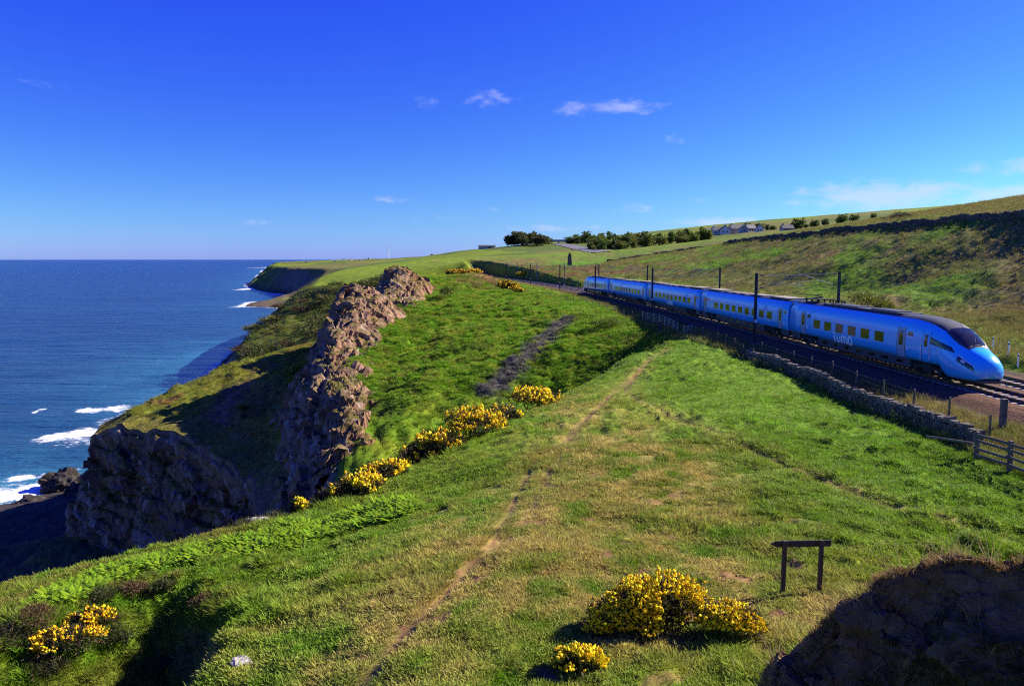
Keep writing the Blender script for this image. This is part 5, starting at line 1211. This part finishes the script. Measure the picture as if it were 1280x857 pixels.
def build_grass():
    pr = [tuft_mesh('a_turf_tuft', 26, .055, .18, .008, 1, 1.1), tuft_mesh('b_turf_tuft', 28, .085, .20, .008, 2, 1.0), tuft_mesh('c_tussock', 36, .19, .17, .008, 3, .9), tuft_mesh('d_tussock', 44, .30, .20, .009, 4, .7), tuft_mesh('e_dry_tuft', 22, .45, .14, .006, 5, .35)]
    X = [grass_points(130000, 11, 36, 1.35), grass_points(70000, 34, 85, 1.0), grass_points(95000, 70, 330, .25), grass_points(80000, 76, 165, .6, -.3, .22)]
    x, y, z, off, sl = [np.concatenate([q[k] for q in X]) for k in range(5)]; n = len(x)
    c = tint_of(x, y, z, sl)*rng.uniform(1.1, 2.0, n)[:, None]; c[:, 1] *= rng.uniform(.9, 1.15, n)
    r = rng.random(n); near = y < 85; hill = off > 8; lush = smooth(.3, .8, fbm(x*.5, y*.5, 121, 3)+.3*(x > 6))
    tall = fbm(x*.33, y*.33, 123, 3)
    idx = np.where(r < .5, 0, 1); idx = np.where(near & (tall > .1) & (r > .6), 2, idx); idx = np.where(near & (tall > .4) & (r > .93), 3, idx)
    idx = np.where(~near, np.where(r < .5, 2, 3), idx); idx = np.where(hill & (r > .62), 4, idx); verge = (off > -9.3) & (off < -5.4); idx = np.where(verge & (r > .45), 4, idx)
    m = (idx == 4); c[m] = c[m]*.4+np.array((.21, .15, .055))*.6*rng.uniform(.6, 1.3, m.sum())[:, None]
    d = near & (rng.random(n) < .10); c[d] = c[d]*.5+np.array((.24, .19, .07))*.5
    s = rng.uniform(.7, 1.25, n)*np.where(y < 36, 1.0, np.where(y < 85, 1.15, 1.0+np.clip((y-85)/170, 0, 1.3)))
    leftbig = (x < -5) & (y < 36); s = np.where(leftbig, s*1.25, s)
    tilt = rng.normal(size=(n, 2))*.18
    print('grass tufts', n)
    scatter('turf_grass', pr, np.stack([x, y, z], 1), rng.uniform(0, 6.28, n), s, idx, c, 'short green and tan grass covering the headland and hillside', tilt)
build_grass()
def build_bracken():
    pr = [frond_mesh('a_frond', 1), frond_mesh('b_frond', 2), frond_mesh('c_frond', 3)]
    line = [P(470, 650, 30.5)[:2], P(400, 664, 30)[:2], P(330, 682, 29)[:2], P(260, 700, 28)[:2], P(180, 712, 27.6)[:2], P(120, 730, 26.4)[:2], P(60, 755, 24.5)[:2]]
    x = rng.uniform(-16, -3.5, 26000); y = rng.uniform(22, 34, 26000); d = seg_dist(x, y, line); nn = fbm(x*.6, y*.6, 131, 3)
    ok = d+.9*nn < 1.45*(1-.45*smooth(-10, -14, x)); x = x[ok][:4200]; y = y[ok][:4200]; z = ground(x, y)-.05; n = len(x); nn = nn[ok][:4200]
    c = np.array((.20, .34, .012))*rng.uniform(.7, 1.35, n)[:, None]*np.stack([rng.uniform(.85, 1.25, n), np.ones(n), np.ones(n)], 1)
    o = scatter('bracken', pr, np.stack([x, y, z], 1), rng.uniform(0, 6.28, n), rng.uniform(.55, 1.05, n), rng.integers(0, 3, n), c, 'bright yellow-green bracken fronds along the slope above the cliff', rng.normal(size=(n, 2))*.15)
    o['category'] = 'bracken'
build_bracken()
def build_bank_grass():
    pr = [tuft_mesh('a_dead_stem', 9, .42, .06, .0035, 21, .25), tuft_mesh('b_bank_tuft', 24, .10, .08, .004, 22, 1.0), tuft_mesh('c_fine_tuft', 30, .06, .08, .003, 23, .9)]
    R_, C_ = BANK.shape[:2]; i = rng.integers(int(R_*.22), R_-3, 5200); j = rng.integers(3, C_-3, 5200); p = BANK[i, j]; row = i/R_*12
    dens = fbm(p[:, 0]*1.3, p[:, 1]*1.3, 141, 3); ok = ((row < 4.2) & (dens > -.25)) | ((row > 7.6) & (dens > -.1)) | ((row > 7) & (dens > .35)); p = p[ok]; row = row[ok]; n = len(p)
    idx = np.where(rng.random(n) < .05, 0, np.where(rng.random(n) < .5, 1, 2)); c = np.where((row < 4.2)[:, None], np.array((.23, .14, .055)), np.array((.085, .08, .022)))*rng.uniform(.6, 1.4, n)[:, None]; c[idx == 0] = np.array((.30, .22, .10))
    scatter('bank_grass', pr, p, rng.uniform(0, 6.28, n), rng.uniform(.6, 1.15, n), idx, c, 'thin dry grass growing on the eroded earth bank', rng.normal(size=(n, 2))*.2)
build_bank_grass()

# ------------------------------------------------------------------ the far country: trees, houses, road, bridge, turbine
M_BARK = simple('bark', (.07, .05, .04), .9, .3, 4)
def tree(name, h, w, seed, col, nleaf=800):
    r = np.random.default_rng(seed); root = empty(name); m = MB(); m.tube((0, 0, -.3), (0, 0, h*.5), h*.03, h*.018, n=7)
    for k in range(6): a = r.uniform(0, 6.28); m.tube((0, 0, h*r.uniform(.25, .5)), (math.cos(a)*w*.35, math.sin(a)*w*.35, h*r.uniform(.55, .85)), h*.014, h*.005, n=5)
    m.build('trunk', M_BARK, root); P_ = []; D = []
    for k in range(14):
        a = r.uniform(0, 6.28); q = r.random()**.5*w*.36; c = np.array((math.cos(a)*q, math.sin(a)*q, h*r.uniform(.2, .82)-q*.12)); rad = w*r.uniform(.17, .27); n = nleaf//14
        d = r.normal(size=(n, 3)); d /= np.linalg.norm(d, axis=1)[:, None]; P_.append(c+d*rad*r.uniform(.6, 1.1, n)[:, None]); D.append(d)
    P_ = np.concatenate(P_); D = np.concatenate(D); n = len(P_); a = D+r.normal(size=(n, 3))*.8; a /= np.linalg.norm(a, axis=1)[:, None]; b = np.cross(a, r.normal(size=(n, 3))); b /= np.linalg.norm(b, axis=1)[:, None]; s = (w*.06*r.uniform(.6, 1.4, n))[:, None]
    V = np.stack([P_-b*s, P_+b*s, P_+a*s*2+b*s*.3], 1).reshape(-1, 3); c = np.array(col)*r.uniform(.6, 1.4, n)[:, None]
    mesh_np('crown', V, np.arange(3*n).reshape(-1, 3), M_LEAF, False, root, colors=np.repeat(c, 3, 0)); return root
TP = {}
def place_tree(kind, x, y, s, label, group):
    pr = {'copse': (9, 8.5, 31, (.075, .075, .026)), 'copse2': (9, 9, 32, (.085, .090, .026)), 'wood': (7, 6, 33, (.11, .15, .020)), 'wood2': (6.5, 6.5, 34, (.14, .15, .028)), 'wood3': (7.5, 5, 35, (.08, .12, .020)), 'garden': (8, 7, 36, (.085, .12, .025))}[kind]
    if kind not in TP: o = tree('tree', *pr); TP[kind] = o
    else: o = copy_tree(TP[kind])
    o.location = (x, y, gz(x, y)-.2); u_ = random.uniform(.7, 1.35); o.scale = (s*u_, s*u_, s*random.uniform(.65, 1.2)); o.rotation_euler[2] = random.uniform(0, 6.28); tag(o, label, 'tree', group); return o
for k, px in enumerate(np.linspace(636, 682, 13)): place_tree('copse' if k % 2 else 'copse2', (px-640)/FPX*690, 690+random.uniform(-12, 12), random.uniform(.95, 1.3), 'round-headed tree in the dark copse beside the road bridge', 'trees of the dark copse')
for k in range(84):
    px = random.uniform(740, 886); Y = random.uniform(470, 545); place_tree(['wood', 'wood2', 'wood3'][k % 3], (px-640)/FPX*Y, Y, random.uniform(.7, 1.25), 'small fresh green tree in the long plantation beyond the meadow', 'trees of the plantation')
for k in range(26):
    px = random.uniform(704, 762); Y = random.uniform(690, 760); place_tree(['wood', 'wood3', 'garden'][k % 3], (px-640)/FPX*Y, Y, random.uniform(1.0, 1.35), 'distant tree in the belt behind the dual carriageway', 'trees behind the road')
for k, px in enumerate([878, 884, 897, 905, 914, 928, 936, 940, 944, 952, 960, 968, 976, 984, 992, 997, 1004, 1012, 1020, 1030, 1040, 1052, 1066, 1080]):
    px += random.uniform(-7, 7); Y = 600-(max(0, px-960))*1.6+random.uniform(-15, 15); place_tree('garden', (px-640)/FPX*Y, Y, random.uniform(.65, 1.0)*(1.4 if k in (6, 7, 15) else random.uniform(.5, 1.0)), 'garden tree among the houses and hedges along the skyline', 'trees along the village skyline')
M_WALLW = simple('white_render', (.62, .60, .56), .8, .08); M_WALLG = simple('grey_render', (.30, .29, .28), .8, .12); M_SLATE = simple('slate_roof', (.055, .055, .062), .7, .25, 2); M_PANE = simple('window_pane', (.03, .035, .045), .1, .1); M_CONC = simple('concrete', (.34, .33, .31), .85, .15); M_TAR = simple('asphalt', (.11, .105, .11), .9, .2, 1)
def house(px, Y, w, d, h, rot, mat, label):
    w, d, h = w*.85, d*.85, h*.85
    x = (px-640)/FPX*Y; root = empty('house', (x, Y, gz(x, Y)-.3), rot); tag(root, label, 'house', 'houses of the skyline village')
    rh = d*.42; m = MB(); v = [(-w/2, -d/2, 0), (w/2, -d/2, 0), (w/2, d/2, 0), (-w/2, d/2, 0), (-w/2, -d/2, h), (w/2, -d/2, h), (w/2, d/2, h), (-w/2, d/2, h), (-w/2, 0, h+rh), (w/2, 0, h+rh)]
    m.add(v, [(0, 1, 5, 4), (2, 3, 7, 6), (1, 2, 6, 9, 5), (3, 0, 4, 8, 7)]); m.build('wall', mat, root)
    e = .35; m = MB(); m.add([(-w/2-e, -d/2-e, h-.2), (w/2+e, -d/2-e, h-.2), (w/2+e, 0, h+rh+.12), (-w/2-e, 0, h+rh+.12), (w/2+e, d/2+e, h-.2), (-w/2-e, d/2+e, h-.2)], [(0, 1, 2, 3), (3, 2, 4, 5)]); rf = m.build('roof', M_SLATE, root); md = rf.modifiers.new('t', 'SOLIDIFY'); md.thickness = .18
    MB().box((-w*.36, 0, h+rh+.45), (.7, .9, 1.3)).build('chimney', mat, rf)
    for sx in (-.28, .05, .3): MB().box((sx*w, -d/2-.02, h*.55), (1.1, .08, 1.3)).build('window', M_PANE, root)
    for sy in (-.2, .22): MB().box((w/2+.02, sy*d, h*.55), (.08, 1.0, 1.2)).build('window', M_PANE, root); MB().box((-w/2-.02, sy*d, h*.55), (.08, 1.0, 1.2)).build('window', M_PANE, root)
for i, a in enumerate([(880, 590, 8, 7, 3.5, .3, M_WALLG, 'small grey gabled cottage beside the plantation end'), (894, 585, 9, 7, 4.2, .1, M_WALLW, 'pale house behind the plantation'), (903, 580, 7, 8, 4.5, 1.5, M_WALLW, 'brightest white gable house on the village skyline'), (916, 585, 10, 8, 4.6, .2, M_WALLG, 'broad grey slate-roofed house beside the white gable'), (925, 575, 7, 7, 3.4, 1.4, M_WALLW, 'low white cottage between the grey house and the tall trees'), (934, 570, 9, 7, 4.0, .4, M_WALLG, 'grey house half hidden by tall garden trees'), (946, 560, 6, 6, 3.5, 1.4, M_WALLW, 'small white gabled house right of the tall garden trees'), (980, 520, 9, 6, 2.6, .1, M_WALLG, 'low grey bungalow in the skyline hedge')]): house(*a)
for i, (px, Y) in enumerate([(378, 2200), (384, 2250), (420, 2100), (431, 2150), (440, 2100), (452, 2000), (463, 2050), (541, 1350)]):
    x = (px-640)/FPX*Y; r_ = empty('house', (x, Y, gz(x, Y)-.3), .2*i); tag(r_, 'tiny white house far along the coast road', 'house', 'far coastal houses'); r_.scale = (.5, .5, .45); MB().box((0, 0, 3), (14, 9, 6)).build('wall', M_WALLG, r_)
    m = MB(); m.add([(-7.3, -5, 5.8), (7.3, -5, 5.8), (7.3, 0, 9.5), (-7.3, 0, 9.5), (7.3, 5, 5.8), (-7.3, 5, 5.8)], [(0, 1, 2, 3), (3, 2, 4, 5), (0, 3, 5), (1, 4, 2)]); m.build('roof', M_SLATE, r_)
def road():
    pl = [P(684, 303, 760), P(700, 304.6, 700), P(716, 307.5, 600), P(734, 312, 500), P(752, 318, 430)]; L2 = resample(pl, 40); v = []
    for k, p in enumerate(L2):
        for o in (-6, -2, 2, 6): x = p[0]+o; v.append((x, p[1], gz(x, p[1])+.3))
    tag(mesh_np('dual_carriageway', v, grid_faces(40, 4), M_TAR), kind='structure')
    x, y = (691-640)/FPX*705, 705; z = P(691, 301.5, 705)[2]; root = empty('road_bridge', (x, y, gz(x, y))); tag(root, 'distant grey concrete bridge carrying a road over the dual carriageway', 'bridge'); zz = z-gz(x, y)
    MB().box((0, 0, zz), (24, 5, 1.3)).build('deck', M_CONC, root); MB().box((0, -2.4, zz+1.0), (24, .2, .9)).build('parapet', M_CONC, root)
    for sx in (-4, 5): MB().box((sx, 0, zz/2-1), (1.0, 3, abs(zz)+2)).build('pier', M_CONC, root)
road()
def pillar():
    x, y, z = P(712, 333, 345); root = empty('ruined_tower', (x, y, gz(x, y))); tag(root, 'slender dark ruined stone pillar at the edge of the green meadow', 'ruin'); r = random.Random(5); z = -.4
    V, F, CC = [], [], []
    while z < 5.6:
        w = 1.9*(1-.07*z)*(1 if z < 4.6 else .6); h = r.uniform(.35, .55)
        for sx in (-.25, .25):
            for sy in (-.25, .25):
                o = len(V); cx, cy = sx*w*2*.5+r.uniform(-.1, .1), sy*w*2*.5+r.uniform(-.1, .1); b = w*.27
                for zz in (0, 1):
                    for q in ((-b, -b), (b, -b), (b, b), (-b, b)): V.append((cx+q[0]*r.uniform(.85, 1.05), cy+q[1]*r.uniform(.85, 1.05), z+zz*h*1.02)); CC.append(np.array((.10, .09, .08))*r.uniform(.9, 1.1))
                F += [tuple(o+i for i in f) for f in ((0, 3, 2, 1), (4, 5, 6, 7), (0, 1, 5, 4), (1, 2, 6, 5), (2, 3, 7, 6), (3, 0, 4, 7))]
        z += h
    tag(mesh_np('stones', V, F, M_STONE, False, root, colors=np.array(CC)), kind='stuff')
    MB().box((0, 0, 2.2), (1.0, 1.0, 4.8)).build('core', M_WALLG, root)
pillar()
def barn():
    x, y = (609-640)/FPX*770, 770; root = empty('barn', (x, y, gz(x, y)-.5)); tag(root, 'long low grey farm shed on the crest of the far green hill', 'barn')
    MB().box((0, 0, 1.6), (17, 8, 3.2)).build('wall', M_WALLG, root); m = MB(); m.add([(-8.8, -4.4, 3.1), (8.8, -4.4, 3.1), (8.8, 0, 4.3), (-8.8, 0, 4.3), (8.8, 4.4, 3.1), (-8.8, 4.4, 3.1)], [(0, 1, 2, 3), (3, 2, 4, 5), (0, 3, 5), (1, 4, 2)]); m.build('roof', M_SLATE, root); MB().box((3, -4.03, 1.4), (3, .1, 2.6)).build('door', M_SLATE, root)
barn()
def turbine():
    x, y = (487-640)/FPX*1500, 1500; g = gz(x, y); root = empty('wind_turbine', (x, y, g)); tag(root, 'pale three-bladed wind turbine on the horizon', 'turbine'); H = 19
    MB().tube((0, 0, -1), (0, 0, H), .7, .4, n=10).build('tower', M_WHITE, root); MB().box((0, -.6, H), (1.0, 2.6, 1.0)).build('nacelle', M_WHITE, root)
    for k in range(3):
        a = math.radians(100+120*k); m = MB(); c, s = math.cos(a), math.sin(a)
        m.add([(-s*.4, -2, H+c*.4), (s*.4, -2, H-c*.4), (c*9-s*-.1, -2.1, H+s*9), (c*9-s*.1, -1.9, H+s*9), (-s*.4, -1.8, H+c*.4), (s*.4, -1.8, H-c*.4)], [(0, 1, 2, 3), (4, 3, 2, 5), (0, 3, 4), (1, 5, 2)]); m.build('blade', M_WHITE, root)
turbine()
for k, (px, py, Y, s, lab) in enumerate([(302, 823, 18.2, .22, 'pale flat stone on the turf right of the shaded hollow'), (858, 838, 14.9, .045, 'tiny white stone on the grass below the gorse'), (325, 640, 33.5, .5, 'grey boulder at the cliff edge above the bracken')]):
    x, y, z = P(px, py, Y); boulder('stone', (x, y, gz(x, y)+s*.15), (s*1.3, s, s*.5), 700+k, (.42, .38, .34), lab, 'stone', sub=3)
#STAGE4
